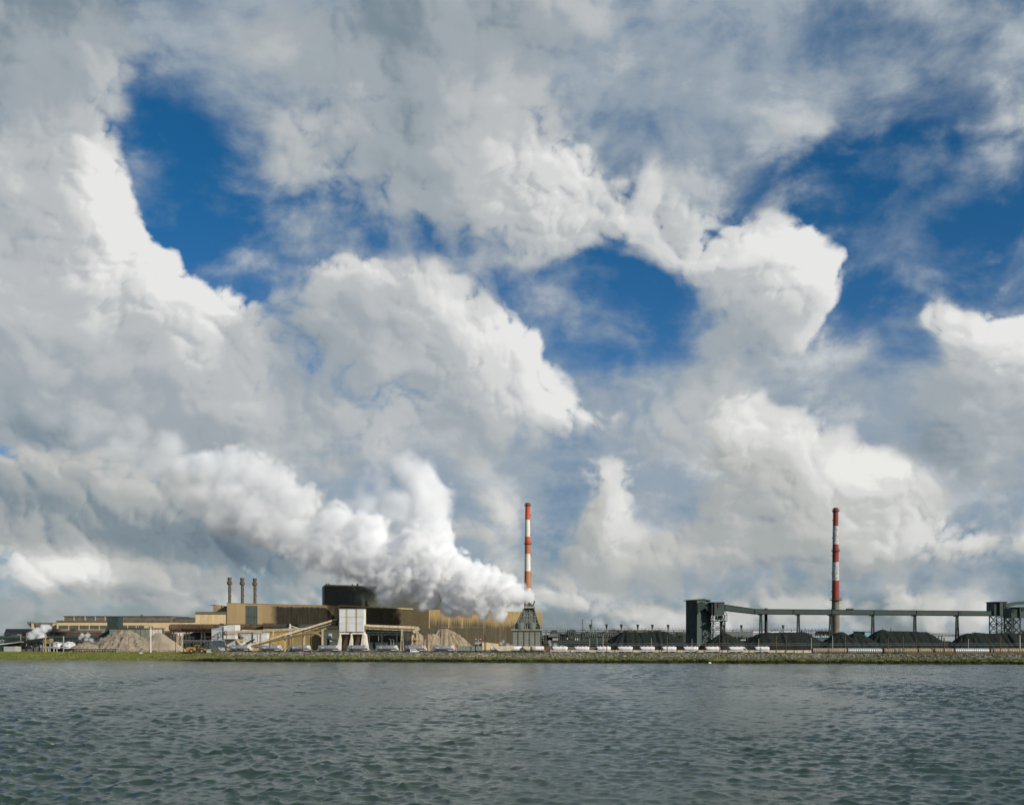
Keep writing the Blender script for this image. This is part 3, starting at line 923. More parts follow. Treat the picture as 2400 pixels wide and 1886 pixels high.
t = thing('red_brown_shed', 'low red brown shed with cream fascia under the rust duct', 'shed', base(450, 541))
bxp(408, 500, 1485, None, 541, 4).build('wall', 'red_brown_wall', t)
bxp(404, 500, 1481.6, 1485, 540.4, 4.5).build('fascia', 'conveyor_cream', t)
t = thing('sagging_pipe', 'dark sagging pipe bundle in front of the red brown shed', 'pipe', base(460, 536))
MB().tube([at(425, 1499, 536), at(442, 1494, 536), at(460, 1488, 536), at(478, 1484.5, 536), at(497, 1485.5, 536)], [1.2, 1.6, 1.9, 1.5, 1.4], 10).build('shell', 'plant_dark', t)
for p, q in ((440, 1495), (470, 1486), (492, 1486)): MB().bar(at(p, q, 536), (wx(p, 536), 536, GZ0), .3).build('post', 'plant_dark', t)
t = thing('trackside_gantry', 'low grey pipe gantry behind the wheel loader', 'gantry', base(465, 525))
MB().bar(at(425, 1500.5, 525), at(500, 1500.5, 525), .5, .5).build('top_chord', 'steel_haze', t)
MB().bar(at(425, 1506, 525), at(500, 1506, 525), .5, .4).build('bottom_chord', 'plant_dark', t)
for i in range(10):
    p = 426 + i * 7.4
    MB().bar(at(p, 1506, 525), at(p + 3.7, 1500.5, 525), .2).build('brace', 'steel_haze', t)
    MB().bar(at(p + 3.7, 1500.5, 525), at(p + 7.4, 1506, 525), .2).build('brace', 'steel_haze', t)
for p in (430, 462, 494): MB().bar(at(p, 1506, 525), (wx(p, 525), 525, GZ0), .4).build('leg', 'plant_dark', t)

# ---------------------------------------------------------------- slag works on the left
Y = 470
t = thing('grey_shed', 'small grey metal shed with a dark lean-to at the left edge', 'shed', base(20, Y))
bxp(8.5, 37.5, 1514.5, None, Y, 5).build('wall', 'galvanised_pale', t)
bxp(-30, 8.3, 1513.5, None, Y + .6, 5).build('lean_to', 'dark_green_steel', t)
MB().slab([(wx(-30, Y), wz(1514.6, Y)), (wx(46, Y), wz(1504.4, Y)), (wx(46, Y), wz(1503.2, Y)), (wx(-30, Y), wz(1511, Y))], Y + 1, Y + 7).build('roof', 'grey_white', t)

t = thing('slag_conveyor', 'black inclined conveyor rising towards the steel frame at the left', 'conveyor', base(50, 475))
MB().bar(at(-20, 1519, 475), at(104, 1498, 475), 2.0, 1.1).build('gallery', 'black_steel', t)
for i in range(16):
    p = -16 + i * 7.6
    MB().bar(at(p, 1517.8 - (p + 20) * .169, 473.8), at(p, 1514 - (p + 20) * .169, 473.8), .12).build('rail_post', 'black_steel', t)
MB().bar(at(-20, 1515.2, 473.8), at(104, 1494, 473.8), .12).build('hand_rail', 'black_steel', t)
for p in (47, 60, 78, 92): MB().bar(at(p, 1508, 475), (wx(p, 475), 475, GZ0), .4).build('leg', 'black_steel', t)
bxp(40, 46, 1500, None, 477, 2).build('drive_house', 'plant_dark', t)
bxp(50, 68, 1513, 1521, 478, 3).build('dusty_screen', 'rubble_grey', t)
bxp(80, 92, 1511, 1517, 478, 3).build('dusty_screen', 'rubble_grey', t)

t = thing('steel_frame', 'pale grey open steel frame with two decks beside the slag conveyor', 'frame', base(125, 462))
for p in (102, 117, 133, 148.5):
    for yy in (462, 468): bxp(p - .8, p + .8, 1505 if p < 148 else 1490, None, yy, .35).build('column', 'pole_pale', t)
for q in (1505.6, 1516.6):
    for yy in (461.9, 468.1): MB().bar(at(101, q, yy), at(150, q, yy), .35, .35).build('beam', 'pole_pale', t)
bxp(102, 150, 1516.2, 1517.6, 462.4, 5).build('deck', 'black_steel', t)
bxp(103, 172, 1519.5, None, 466, 3).build('bin', 'black_steel', t)
for p in (108, 113, 126): bxp(p - 1, p + 1, 1519, None, 461.4, .4).build('door', 'galvanised_pale', t)
bxp(101, 116, 1495.5, 1503.5, 466, 4).build('cabin', 'olive_cladding', t)
bxp(101.5, 115.5, 1494.3, 1495.5, 465.5, 5).build('cabin_roof', 'black_steel', t)
MB().bar(at(117, 1516, 461.8), at(133, 1506, 461.8), .2).build('brace', 'steel_haze', t)
tag(MB().tube([base(106.4, 459), at(106.4, 1484, 459)], .3, 8).build('yellow_post', 'yellow_paint'), 'tall yellow post standing before the pale steel frame', 'post')

for px0, pk, px1, nm in ((124, 1498.5, 146, 'white snow-like lime heap on the deck behind the pale steel frame'), (147, 1499, 175, 'brightest white lime heap between the steel frame and the rubble')):
    xa, xb = wx(px0, 474), wx(px1, 474)
    n_ = 34
    gxh, gyh = np.meshgrid(np.linspace(xa, xb, n_), np.linspace(470.5, 478, 25))
    rr = np.sqrt(((gxh - (xa + xb) / 2) / ((xb - xa) / 2)) ** 2 + ((gyh - 474.2) / 3.7) ** 2)
    zz = wz(1512, 474) + .8 * (wz(pk, 474) - wz(1512, 474)) * np.clip(1 - rr, 0, 1) ** .35 * (.35 + .75 * fbm(gxh, gyh, .5, 3) + .15 * vnoise(gxh, gyh, 1.7)) - (rr > 1) * 6
    o = grid_object('lime_heap', gxh, gyh, np.maximum(zz, GZ0), 'slag_white')
    tag(o, nm, 'heap')
t = thing('bogie_rake', 'long low rake of black slag bogies in front of the rubble heap', 'bogie rake', base(222, 458))
bxp(170, 274, 1520.6, 1522.6, 458, 2).build('deck', 'black_steel', t)
for i in range(17):
    p = 173 + i * 6.1
    MB().tube([Vector((wx(p, 458), 458, GZ0 + .42)), Vector((wx(p, 458), 458.2, GZ0 + .42))], .40, 10).build('wheel', 'chassis_black', t)


# ---------------------------------------------------------------- heaps
def heap(name, label, cat, material, ridges, y, slope=.72, gully=.9, rough=.5, cell=.55, seed=0., kind=None, depth=None, lumps=0.0):
    """Heap of loose material: ridges are (px0, py0, px1, py1) crest lines at distance y."""
    segs = [(at(a, b_, y), at(c, d, y)) for a, b_, c, d in ridges]
    top = max(max(p.z, q.z) for p, q in segs)
    mar = (top - GZ0) / slope + 1.5
    xs0 = min(min(p.x, q.x) for p, q in segs) - mar; xs1 = max(max(p.x, q.x) for p, q in segs) + mar
    nx_, ny_ = int((xs1 - xs0) / cell), int(2 * mar / cell)
    X, Yg = np.meshgrid(np.linspace(xs0, xs1, nx_), np.linspace(y - mar, y + mar, ny_))
    Z = np.full(X.shape, -9.0)
    wob = (fbm(X + seed, Yg, .16, 3) - .5) * 3.0
    for i, (p, q) in enumerate(segs):
        d = q - p
        L2 = max(d.x ** 2 + d.y ** 2, 1e-6)
        f = np.clip(((X - p.x) * d.x + (Yg - p.y) * d.y) / L2, 0, 1)
        ex, ey = X - (p.x + f * d.x), Yg - (p.y + f * d.y)
        r = np.sqrt(ex ** 2 + ey ** 2)
        ang = np.arctan2(ey, ex + 1e-6)
        along = ang * 9 + (p.x + f * d.x) * .9
        g = (vnoise(along, np.full_like(r, i * 7.7 + seed), .9) - .5) * gully * np.clip(r / 3, 0, 1) + (vnoise(along * 2.7, np.full_like(r, 50 + i + seed), 1.0) - .5) * gully * .45 * np.clip(r / 3, 0, 1)
        Z = np.maximum(Z, p.z + f * d.z - slope * np.sqrt(r ** 2 + .5) + slope * .7 + g + wob * .25)
    Z = Z + (fbm(X, Yg, .8, 3) - .5) * rough
    if lumps: Z = Z + np.clip(vnoise(X + seed, Yg, 1.1) - .62, 0, 1) * lumps
    Z = np.maximum(Z, GZ0 - .3)
    o = grid_object(name, X, Yg, Z, material, kind)
    if label: tag(o, label, cat)
    return o


heap('rubble_heap', 'big grey rubble heap of broken slag behind the meadow', 'heap', 'rubble_grey', [(283, 1477, 305, 1477), (255, 1489, 290, 1478), (305, 1478, 330, 1492), (235, 1500, 262, 1490)], 485, .62, 1.0, 1.3, .45, 1.0, lumps=2.5)
heap('rubble_heap', 'small grey rubble heap at the foot of the big one, nearest the lime', 'heap', 'rubble_grey', [(188, 1508, 202, 1504), (202, 1504, 212, 1510)], 472, .6, .8, 1.0, .4, 4.0, lumps=2.0)
heap('dust_heap', 'smooth pale tan heap veiled in dust beside the rubble heap', 'heap', 'dust_tan', [(370, 1482, 376, 1482), (345, 1500, 352, 1500)], 488, .74, .5, .2, .5, 7.0)
for i in range(60):
    px = random.choice([random.uniform(180, 345), random.uniform(190, 300), random.uniform(360, 420)])
    if i == 0: spots_ = []
    spots_.append(px)


def chunk_spot():
    px = random.choice(spots_) + random.uniform(-8, 8); y = random.uniform(462, 470)
    return wx(px, y), y, GZ0 + .1


scatter_rocks('slag_chunks', 420, chunk_spot, .25, 1.1, 'rubble_grey')['label'] = 'loose slag chunks along the foot of the rubble heap'

# ---------------------------------------------------------------- steel works: the long stained hall
FA, FB = Vector((wx(532, 545), 545.0)), Vector((wx(1271, 660), 660.0))
FD = (FB - FA).normalized(); FN = Vector((FD.y, -FD.x))       # along the wall, out of the wall
FLEN = (FB - FA).length


def fpt(px, back=0.0):
    """Plan point and arc length where the sight line of column px meets the hall front (moved back by `back` metres)."""
    k_ = (px - 1200.0) / FPX
    A = FA - FN * back
    s = (k_ * A.y - A.x) / (FD.x - k_ * FD.y)
    return A + FD * s, s


def fz(px, py, back=0.0):
    p, _ = fpt(px, back); return wz(py, p.y)


m = bpy.data.materials.new('hall_cladding'); m.use_nodes = True; MAT['hall_cladding'] = m
t = m.node_tree; bs = t.nodes['Principled BSDF']; bs.inputs['Roughness'].default_value = .85; bs.inputs['Specular IOR Level'].default_value = .2
pos = E(t, node(t, 'ShaderNodeNewGeometry').outputs['Position'])
gxn, gyn, gzn = sep(t, pos)
sarc = (gxn - FA.x) * FD.x + (gyn - FA.y) * FD.y            # metres along the front
sv = comb(t, sarc, gzn * .06, 0.0)
big = noise(t, comb(t, sarc, gzn * 1.4, 0.0), .06, 6, .6)
str1 = noise(t, sv, .8, 6, .65)
str2 = noise(t, sv, .22, 5, .6)
tan_ = mix(t, str1.sstep(.36, .72), (.265, .19, .098), (.225, .16, .083))
S0, S1, S2, S3 = (fpt(p)[1] for p in (628, 795, 1006, 1180))
z_hi = fz(790, 1418)
soot = mix(t, str1.sstep(.40, .68), (.017, .0155, .011), (.040, .033, .020))
# fume stain: starts at the first quarter, a fringe of clean sheet stays under the eaves and curves down at its far end
k1 = (sarc + (big - .5) * 14).sstep(S0 - 1.0, S0 + 6)
hfr = sarc.sstep(S1 - 9, S1 - 1) * 5.5 + sarc.sstep(S1 - 52, S1 - 30) * 1.1 + .15
keep = (hfr - (z_hi - gzn) + (str1 - .5) * 2.0 + (big - .5) * 1.5).sstep(-.4, .5)
k1 = k1 * (1.0 - keep * .8)
# brown speckled stretch, then streaked sheet that gets cleaner upwards and to the far end
brown = mix(t, noise(t, comb(t, sarc, gzn, 0.0), 1.1, 6, .7).sstep(.54, .66), (.075, .060, .034), (.19, .138, .068))
brown = mix(t, (gzn * -1.0 + (z_hi - 11)).sstep(-3, 5), brown, (.058, .052, .035))
k2 = sarc.sstep(S1 - 1, S1 + 1)
clean = mix(t, str1.sstep(.36, .68), (.33, .235, .105), (.22, .16, .075))
low = ((gzn - fz(1100, 1462)) * .16 + (str1 - .5) * 2.2 + (str2 - .5) * 1.6 + (sarc - S2) * .0075).sstep(-.15, .9)
streaky = mix(t, low, mix(t, str1.sstep(.45, .7), (.070, .058, .036), (.125, .10, .055)), clean)
k3 = sarc.sstep(S2 - .5, S2 + .5)
col = mix(t, k1, tan_, soot)
col = mix(t, k2, col, brown)
col = mix(t, k3, col, streaky)
oi = E(t, node(t, 'ShaderNodeObjectInfo').outputs['Random'])
col = vmath(t, 'SCALE', col, scale=oi.mad(.16, .92))
t.links.new(col.k, bs.inputs['Base Color'])
sw = node(t, 'ShaderNodeMath', operation='SINE'); t.links.new((sarc * (2 * math.pi / 1.1)).k, sw.inputs[0])
b = node(t, 'ShaderNodeBump'); b.inputs['Strength'].default_value = .8
t.links.new((E(t, sw.outputs[0]) * .05).k, b.inputs['Height']); t.links.new(b.outputs[0], bs.inputs['Normal'])

t = thing('steelworks_hall', 'long soot stained tan steelworks hall behind the conveyors, its far end clean', 'hall', (FA.x, FA.y, GZ0))
cols = [532, 553, 575, 603, 615, 628] + list(np.linspace(628, 795, 10)[1:]) + list(np.linspace(795, 1006, 12)[1:]) + list(np.linspace(1006, 1271, 17)[1:])
tops = lambda p: np.interp(p, [532, 628, 793, 800, 1000, 1006, 1271], [1413, 1415.5, 1418.2, 1423.5, 1428.5, 1429.5, 1434.5])
def fquad(mb, pa, pb, za0, za1, zb0, zb1, th=.35, out=0.0):
    A, _ = fpt(pa, -out); B, _ = fpt(pb, -out)
    A2, B2 = A - FN * th, B - FN * th
    return mb.add([(A.x, A.y, za0), (B.x, B.y, zb0), (B.x, B.y, zb1), (A.x, A.y, za1), (A2.x, A2.y, za0), (B2.x, B2.y, zb0), (B2.x, B2.y, zb1), (A2.x, A2.y, za1)],
                  [(0, 1, 2, 3), (5, 4, 7, 6), (3, 2, 6, 7), (0, 4, 5, 1), (1, 5, 6, 2), (4, 0, 3, 7)])
for i, (a, b_) in enumerate(zip(cols, cols[1:])):
    if a == 575: continue
    g_ = .05
    za, zb = fz(a, tops(a + .1)), fz(b_, tops(b_ - .1))
    zm = (GZ0 + (za + zb) / 2) / 2 + 1.0
    fquad(MB(), a + g_, b_ - g_, GZ0 - .1, zm - .04, GZ0 - .1, zm - .04, out=random.uniform(0, .08)).build('cladding_panel', 'hall_cladding', t)
    fquad(MB(), a + g_, b_ - g_, zm + .04, za, zm + .04, zb, out=random.uniform(0, .08)).build('cladding_panel', 'hall_cladding', t)
d_ = fquad(MB(), 575, 603, GZ0 - .1, fz(575, 1419.5), GZ0 - .1, fz(603, 1420), out=-.3).build('bay_door', 'dark_green_steel', t)
for j in range(1, 4):
    z_ = GZ0 + (fz(590, 1419.5) - GZ0) * j / 4
    fquad(MB(), 575.4, 602.6, z_ - .1, z_ + .1, z_ - .1, z_ + .1, .1, -.15).build('rail', 'black_steel', d_)
for p in (582, 589, 596): fquad(MB(), p - .25, p + .25, GZ0, fz(589, 1419.8), GZ0, fz(589, 1419.8), .1, -.18).build('stile', 'black_steel', d_)
fquad(MB(), 575, 603, fz(575, 1419.3), fz(575, tops(575)), fz(603, 1419.8), fz(603, tops(603))).build('cladding_panel', 'hall_cladding', t)
# roof and returns
A, B = FA, FB
C_, D_ = FB - FN * 60, FA * (1 + 50 / 545.0)
mb = MB()
zA, zM, zB = fz(532, 1413.3), fz(795, 1418.6), fz(1271, 1434.8)
mb.add([(A.x + .2, A.y + .2, zA - .2), (B.x, B.y + .3, zB - .2), (C_.x, C_.y, zB - .2), (D_.x, D_.y, zA - .2)], [(0, 1, 2, 3)])
mb.build('roof', 'brown_roof', t)
MB().add([(A.x, A.y, GZ0), (D_.x, D_.y, GZ0), (D_.x, D_.y, zA - .2), (A.x, A.y, zA - .2)], [(3, 2, 1, 0)]).build('end_wall', 'tan_cladding', t)
MB().add([(B.x, B.y, GZ0), (C_.x, C_.y, GZ0), (C_.x, C_.y, zB - .2), (B.x, B.y, zB - .2)], [(0, 1, 2, 3)]).build('end_wall', 'tan_cladding', t)
for a, b_, dpy, mm in ((532, 795, 0, 'brown_roof'), (795, 968, .0, 'rust_strip'), (968, 1006, 0, 'brown_roof'), (1006, 1271, 0, 'rust_strip')):
    fquad(MB(), a, b_, fz(a, tops(a + .3)) - .02, fz(a, tops(a + .3) - (2.6 if mm == 'rust_strip' and a < 900 else .9)), fz(b_, tops(b_ - .3)) - .02, fz(b_, tops(b_ - .3) - (2.2 if mm == 'rust_strip' and a < 900 else .9)), .6, .2).build('eave_flashing', mm, t)
for p in (793.8, 1006, 1052, 1083): fquad(MB(), p - .6, p + .6, fz(p, 1472), fz(p, tops(p)), fz(p, 1472), fz(p, tops(p)), .3, .22).build('down_pipe', 'rust_strip', t)

t = thing('converter_house', 'tall dark green windowless converter house rising above the stained hall', 'building', (fpt(800, 22)[0].x, fpt(800, 22)[0].y, GZ0))
pl, sl = fpt(763, 22); pr, sr = fpt(1036, 22)
zl, zr = wz(1368.4, pl.y), wz(1373, fpt(880, 22)[0].y)
npan = 9
for i in range(npan):
    a = pl + FD * ((sr - sl) * i / npan + .05); b_ = pl + FD * ((sr - sl) * (i + 1) / npan - .05)
    MB().prism([a, b_, b_ - FN * .5, a - FN * .5], GZ0 + 12, zl - .9).build('cladding_panel', 'dark_hall', t)
q1, q2, q3, q4 = pl - FN * .6, pr - FN * .6, pr - FN * 34, Vector((wx(756.0, pl.y + 28), pl.y + 28))
MB().prism([q1, q2, q3, q4], GZ0, zl - 1.0).build('body', 'dark_hall', t)
q0_ = Vector((wx(755.6, pl.y + 16), pl.y + 16))
MB().prism([q4 + Vector((-.15, -.6)), q1 + Vector((-.3, .2)), q1 + Vector((.2, 1)), q4 + Vector((.3, .3))], GZ0 + 11, zl - 1.05).build('side_bay', 'dark_green_steel', t)
MB().prism([pl + FN * .3 - FD * .2, pr + FN * .3, pr - FN * 34, q4 + Vector((-.3, .3))], zl - .88, zl - .2).build('parapet', 'rust_strip', t)
MB().tube([(fpt(838, 24)[0].x, fpt(838, 24)[0].y, zl - .2), (fpt(838, 24)[0].x, fpt(838, 24)[0].y, zl + .9)], .5, 8).build('roof_vent', 'rust_steel', t)
for p in (765, 771, 826): MB().tube([(fpt(p, 24)[0].x, fpt(p, 24)[0].y, zl - .2), (fpt(p, 24)[0].x, fpt(p, 24)[0].y, zl + .5)], .35, 8).build('roof_vent', 'plant_dark', t)

# three flare stacks on the near end
for i, (px, top) in enumerate(((538, 1353), (567.8, 1354), (597.2, 1355.2))):
    p, _ = fpt(px, 8)
    nm = ('first of the three olive roof stacks, nearest the cream block', 'middle one of the three olive roof stacks', 'third of the three olive roof stacks, nearest the dark house')[i]
    s_ = p.y / FPX
    zt = wz(top, p.y); zb_ = fz(px, 1413) - .5
    t = thing('roof_stack', nm, 'stack', (p.x, p.y, zb_), 'olive flare stacks on the hall roof')
    MB().tube([(p.x, p.y, zb_), (p.x, p.y, zt - 8 * s_)], 3.1 * s_, 14).build('shaft', 'stack_olive', t)
    MB().tube([(p.x, p.y, zt - 16.5 * s_), (p.x, p.y, zt - 14.5 * s_), (p.x, p.y, zt - 10.5 * s_), (p.x, p.y, zt - 8.5 * s_)], [5.0 * s_, 6.2 * s_, 6.2 * s_, 4.6 * s_], 14, smooth=False).build('collar', 'stack_olive', t)
    MB().tube([(p.x, p.y, zt - 9 * s_), (p.x, p.y, zt - 7 * s_), (p.x, p.y, zt - 1.5 * s_), (p.x, p.y, zt)], [3.4 * s_, 4.2 * s_, 5.0 * s_, 5.3 * s_], 14, smooth=False).build('cap', 'stack_olive', t)
    for z_ in (zb_ + 3, zb_ + 6.5): MB().tube([(p.x, p.y, z_), (p.x, p.y, z_ + .25)], 3.5 * s_, 14).build('band', 'stack_olive', t)
    MB().bar((p.x + 3.4 * s_, p.y, zb_), (p.x + 3.4 * s_, p.y, zt - 15 * s_), .12).build('ladder', 'black_steel', t)
    for z_ in (zb_ + 4.3, zb_ + 7.5): MB().box(p.x + 3 * s_, p.x + 4.6 * s_, p.y - .4, p.y + .4, z_, z_ + .3).build('step_bracket', 'black_steel', t)

# cream block left of the hall
Y = 545.4
t = thing('cream_block', 'cream clad block with brown penthouse left of the stained hall', 'building', base(495, Y))
for i in range(5):
    a = 458 + i * 14.7
    bxp(a + .1, a + 14.6, 1437.6, 1463 if i < 4 else 1463, Y, 1).build('cladding_panel', 'cream_cladding', t)
bxp(458.2, 531.4, 1437.8, None, Y + 1.02, 34).build('body', 'cream_cladding', t)
MB().slab([(wx(457.4, Y), wz(1437.6, Y)), (wx(533, Y), wz(1437.6, Y)), (wx(533, Y), wz(1433, Y)), (wx(461, Y), wz(1433, Y)), (wx(458.6, Y), wz(1434.2, Y))], Y - .5, Y + 34).build('parapet', 'brown_roof', t)
MB().slab([(wx(491.6, Y), wz(1433.2, Y)), (wx(534, Y), wz(1433.2, Y)), (wx(534, Y), wz(1423, Y)), (wx(504.2, Y), wz(1423, Y)), (wx(504.2, Y), wz(1417.6, Y)), (wx(491.6, Y), wz(1417.6, Y))], Y + 6, Y + 24).build('penthouse', 'tan_cladding', t)
bxp(491.2, 504.6, 1416.9, 1417.8, Y + 5.6, 19).build('penthouse_coping', 'brown_roof', t)
bxp(515, 524, 1460.4, 1463.4, Y - .12, .1).build('vent_grille', 'black_steel', t)

# white plant on the left of the conveyors
Y = 500
t = thing('white_plant_house', 'tall white clad plant house with stepped roof behind the wheel loader', 'building', base(524, Y))
MB().slab([(wx(495.8, Y), GZ0), (wx(526, Y), GZ0), (wx(526, Y), wz(1469.5, Y)), (wx(495.8, Y), wz(1472.5, Y))], Y, Y + 12).build('lower_house', 'grey_white', t)
MB().slab([(wx(513, Y), wz(1469, Y)), (wx(526.1, Y), wz(1469, Y)), (wx(526.1, Y), wz(1466, Y)), (wx(513, Y), wz(1467.5, Y))], Y + .5, Y + 10).build('roof_step', 'grey_white', t)
MB().slab([(wx(525, Y), wz(1497, Y)), (wx(551.8, Y), wz(1497, Y)), (wx(551.8, Y), wz(1463.8, Y)), (wx(537, Y), wz(1464, Y)), (wx(525, Y), wz(1466, Y))], Y - .6, Y + 9).build('upper_house', 'white_cladding', t)
bxp(527.5, 551, 1497, None, Y + 3, 5).build('undercroft', 'grey_white', t)
bxp(496.2, 526, 1473.6, 1474.6, Y - .15, .12).build('flashing', 'steel_haze', t)
bxp(496.2, 526, 1492, 1492.5, Y - .12, .1).build('joint', 'steel_haze', t)
for p in (514.5, 519): MB().tube([at(p, 1500, Y - .2), at(p, 1502.4, Y - .2), at(p - 1.2, 1503, Y - .3)], .1, 6).build('lamp_bracket', 'black_steel', t)
MB().bar(at(496.5, 1492.5, Y - 1), at(517, 1480, Y - 1), .35, .45).build('boom', 'steel_haze', t)
MB().bar(at(516, 1480, Y - 1), at(518, 1492.6, Y - 1), .15).build('boom_stay', 'black_steel', t)
MB().bar(at(497, 1492.8, Y - 1), at(518, 1492.6, Y - 1), .15).build('boom_tie', 'black_steel', t)
bxp(526.5, 531.5, 1477.8, 1486, Y - 1.2, .7).build('head_pulley', 'black_steel', t)
bxp(530, 625, 1518.2, None, Y - 7, .4).build('kerb_wall', 'rust_strip', t)

t = thing('white_bin_house', 'low white bin house with lean-to roof under the long cream gallery', 'building', base(580, 505))
Y = 505
bxp(562, 594, 1481, None, Y, 10).build('house', 'grey_white', t)
MB().slab([(wx(560, Y), wz(1481.4, Y)), (wx(602, Y), wz(1481.4, Y)), (wx(602, Y), wz(1475.4, Y)), (wx(568, Y), wz(1475.4, Y))], Y - .5, Y + 11).build('roof', 'warm_white', t)
bxp(551.5, 562, 1483, 1496.5, Y - .3, 4).build('opening', 'black_steel', t)
MB().bar(at(557, 1484, Y - .8), at(571, 1495.5, Y - .8), .5, .7).build('chute', 'conveyor_brown', t)
for a, b_ in ((593.5, 602), (603.5, 611), (612, 625.5)): bxp(a, b_, 1480.5, 1504, Y - .8, 6).build('wall_panel', 'white_cladding', t)
bxp(535, 572, 1500.8, None, Y - 1, 5).build('lower_house', 'white_cladding', t)
bxp(594, 624, 1504.4, 1512, Y - .4, 5).build('lower_wall', 'warm_white', t)
MB().bar(at(527, 1496.6, Y - 2), at(574, 1500.4, Y - 2), .5, .5).build('beam', 'rust_strip', t)
MB().bar(at(557, 1500, Y - 2), at(566, 1514, Y - 2), .9, .9).build('strut', 'conveyor_cream', t)
for i in range(6):
    p = 574 + i * 3
    MB().bar(at(p, 1511 - i * 1.8, Y - 3), at(p + 8, 1504 - i * 1.3, Y - 3), .5, .6).build('feeder', ('conveyor_brown', 'conveyor_cream', 'black_steel')[i % 3], t)

# ochre shed
Y = 525
t = thing('ochre_shed', 'ochre yellow corrugated shed with dark roof behind the crossing conveyors', 'shed', base(690, Y))
edges = [617, 634, 652, 670, 688, 706, 722, 738, 754]
for i, (a, b_) in enumerate(zip(edges, edges[1:])): bxp(a + .1, b_ - .1, 1468.5, None, Y + (i % 2) * .06, .6).build('cladding_panel', 'ochre_cladding' if b_ < 700 else 'olive_cladding', t)
bxp(617.2, 754, 1468.8, None, Y + .8, 16).build('body', 'ochre_cladding', t)
MB().add([at(614, 1468.6, Y - 1), at(757, 1469, Y - 1), at(757, 1462.5, Y + 8), at(616, 1463, Y + 8)], [(0, 1, 2, 3)]).build('roof', 'plant_dark', t)
MB().slab([(wx(613.5, Y), wz(1469, Y)), (wx(640, Y), wz(1467, Y)), (wx(638, Y), wz(1459.8, Y)), (wx(615, Y), wz(1459.5, Y))], Y + 2, Y + 3).build('roof_lantern', 'rust_duct', t)
MB().slab([(wx(671, Y), wz(1464, Y)), (wx(699, Y), wz(1464.4, Y)), (wx(697, Y), wz(1462.3, Y)), (wx(673, Y), wz(1462, Y))], Y - .5, Y + 5).build('canopy', 'black_steel', t)
t = thing('dust_collector', 'slim white dust collector with elbow pipe in front of the ochre shed', 'collector', base(679, 512))
Y = 512
MB().tube([at(679, 1489, Y), at(679, 1474, Y), at(679, 1470, Y)], [1.0, 1.0, .7], 10).build('drum', 'grey_white', t)
MB().tube([at(679.4, 1470, Y), at(679.4, 1462, Y)], .42, 8).build('stack', 'white_cladding', t)
MB().tube([at(680, 1466, Y), at(686, 1468, Y), at(700, 1472.5, Y), at(716, 1473.5, Y)], .35, 8).build('elbow_pipe', 'conveyor_cream', t)
MB().tube([at(679, 1489, Y), at(678.5, 1498, Y), at(679, 1512, Y)], [.9, .45, .6], 8).build('hopper', 'conveyor_brown', t)
for p in (674.5, 683.5): MB().bar(at(p, 1488, Y), (wx(p, Y), Y, GZ0), .2).build('leg', 'black_steel', t)
t = thing('grey_annex', 'dark grey recess wall beneath the loading tower gallery', 'building', base(774, 520))
bxp(756, 796, 1474, None, 520, 8).build('wall', 'window_band', t)
bxp(770, 778, 1484, 1503, 519.8, .3).build('door', 'grey_white', t)
t = thing('dish_fan', 'tilted pale fan housing on a stub pipe under the loading tower gallery', 'fan', base(772, 500))
MB().tube([at(766, 1499, 500), at(769, 1494.5, 500), at(773, 1493.5, 500), at(778, 1499.5, 500)], [.2, 1.2, 1.0, .3], 10).build('housing', 'grey_white', t)
MB().tube([at(769.5, 1499, 500), at(769.5, 1508, 500), (wx(769.5, 500), 500, GZ0)], .6, 8).build('stub_pipe', 'plant_dark', t)
MB().tube([at(776, 1498.6, 500), at(789, 1498.8, 500)], .3, 8).build('side_pipe', 'grey_white', t)

# ---------------------------------------------------------------- loading tower
Y = 482
t = thing('loading_tower', 'big white panelled loading tower standing on splayed concrete fins', 'tower', base(824, Y))
D = 7.5
rows = [(1427.2, 1445.6), (1446.2, 1460.4), (1461, 1479.6)]
for (a, b_) in ((795.3, 809.4), (813.8, 832.2), (836.6, 852.0)):
    for (r0, r1) in rows: bxp(a, b_, r0, r1, Y, .4).build('panel', 'white_cladding', t)
for (a, b_) in ((809.7, 813.5), (832.5, 836.3)):
    for (r0, r1) in rows: bxp(a, b_, r0, r1, Y + .12, .3).build('rust_strip', 'rust_strip', t)
bxp(795, 852.3, 1426.9, 1480, Y + .42, D).build('body', 'warm_white', t)
bxp(794.7, 852.8, 1425.9, 1426.9, Y - .1, D + .8).build('parapet', 'galvanised_pale', t)
bxp(795.5, 853, 1480.8, 1485.6, Y + .6, D - .6).build('ring_beam', 'warm_white', t)
for (t0, t1, b0, b1) in ((796.2, 798.4, 787.5, 797.5), (822.5, 825, 815, 825.3), (849, 854.8, 843.5, 860.5)):
    fin = MB().slab([(wx(b0, Y), GZ0 - .1), (wx(b1, Y), GZ0 - .1), (wx(t1, Y), wz(1485.6, Y)), (wx(t0, Y), wz(1485.6, Y))], Y + .2, Y + D)
    fin.build('fin', 'warm_white', t)
bxp(797, 853, 1486, None, Y + D - .6, .5).build('back_wall', 'galvanised_pale', t)
for p in (806, 834):
    MB().slab([(wx(p - 9, Y), GZ0), (wx(p + 2, Y), GZ0), (wx(p + 8, Y), wz(1490, Y)), (wx(p + 3, Y), wz(1489, Y)), (wx(p - 2, Y), wz(1499, Y))], Y + 4, Y + 6.4).build('chute', 'ore_tan', t)
MB().tube([at(821.5, 1482.6, Y + .3), at(824, 1481.6, Y + .2)], .22, 6).build('lamp', 'black_steel', t)


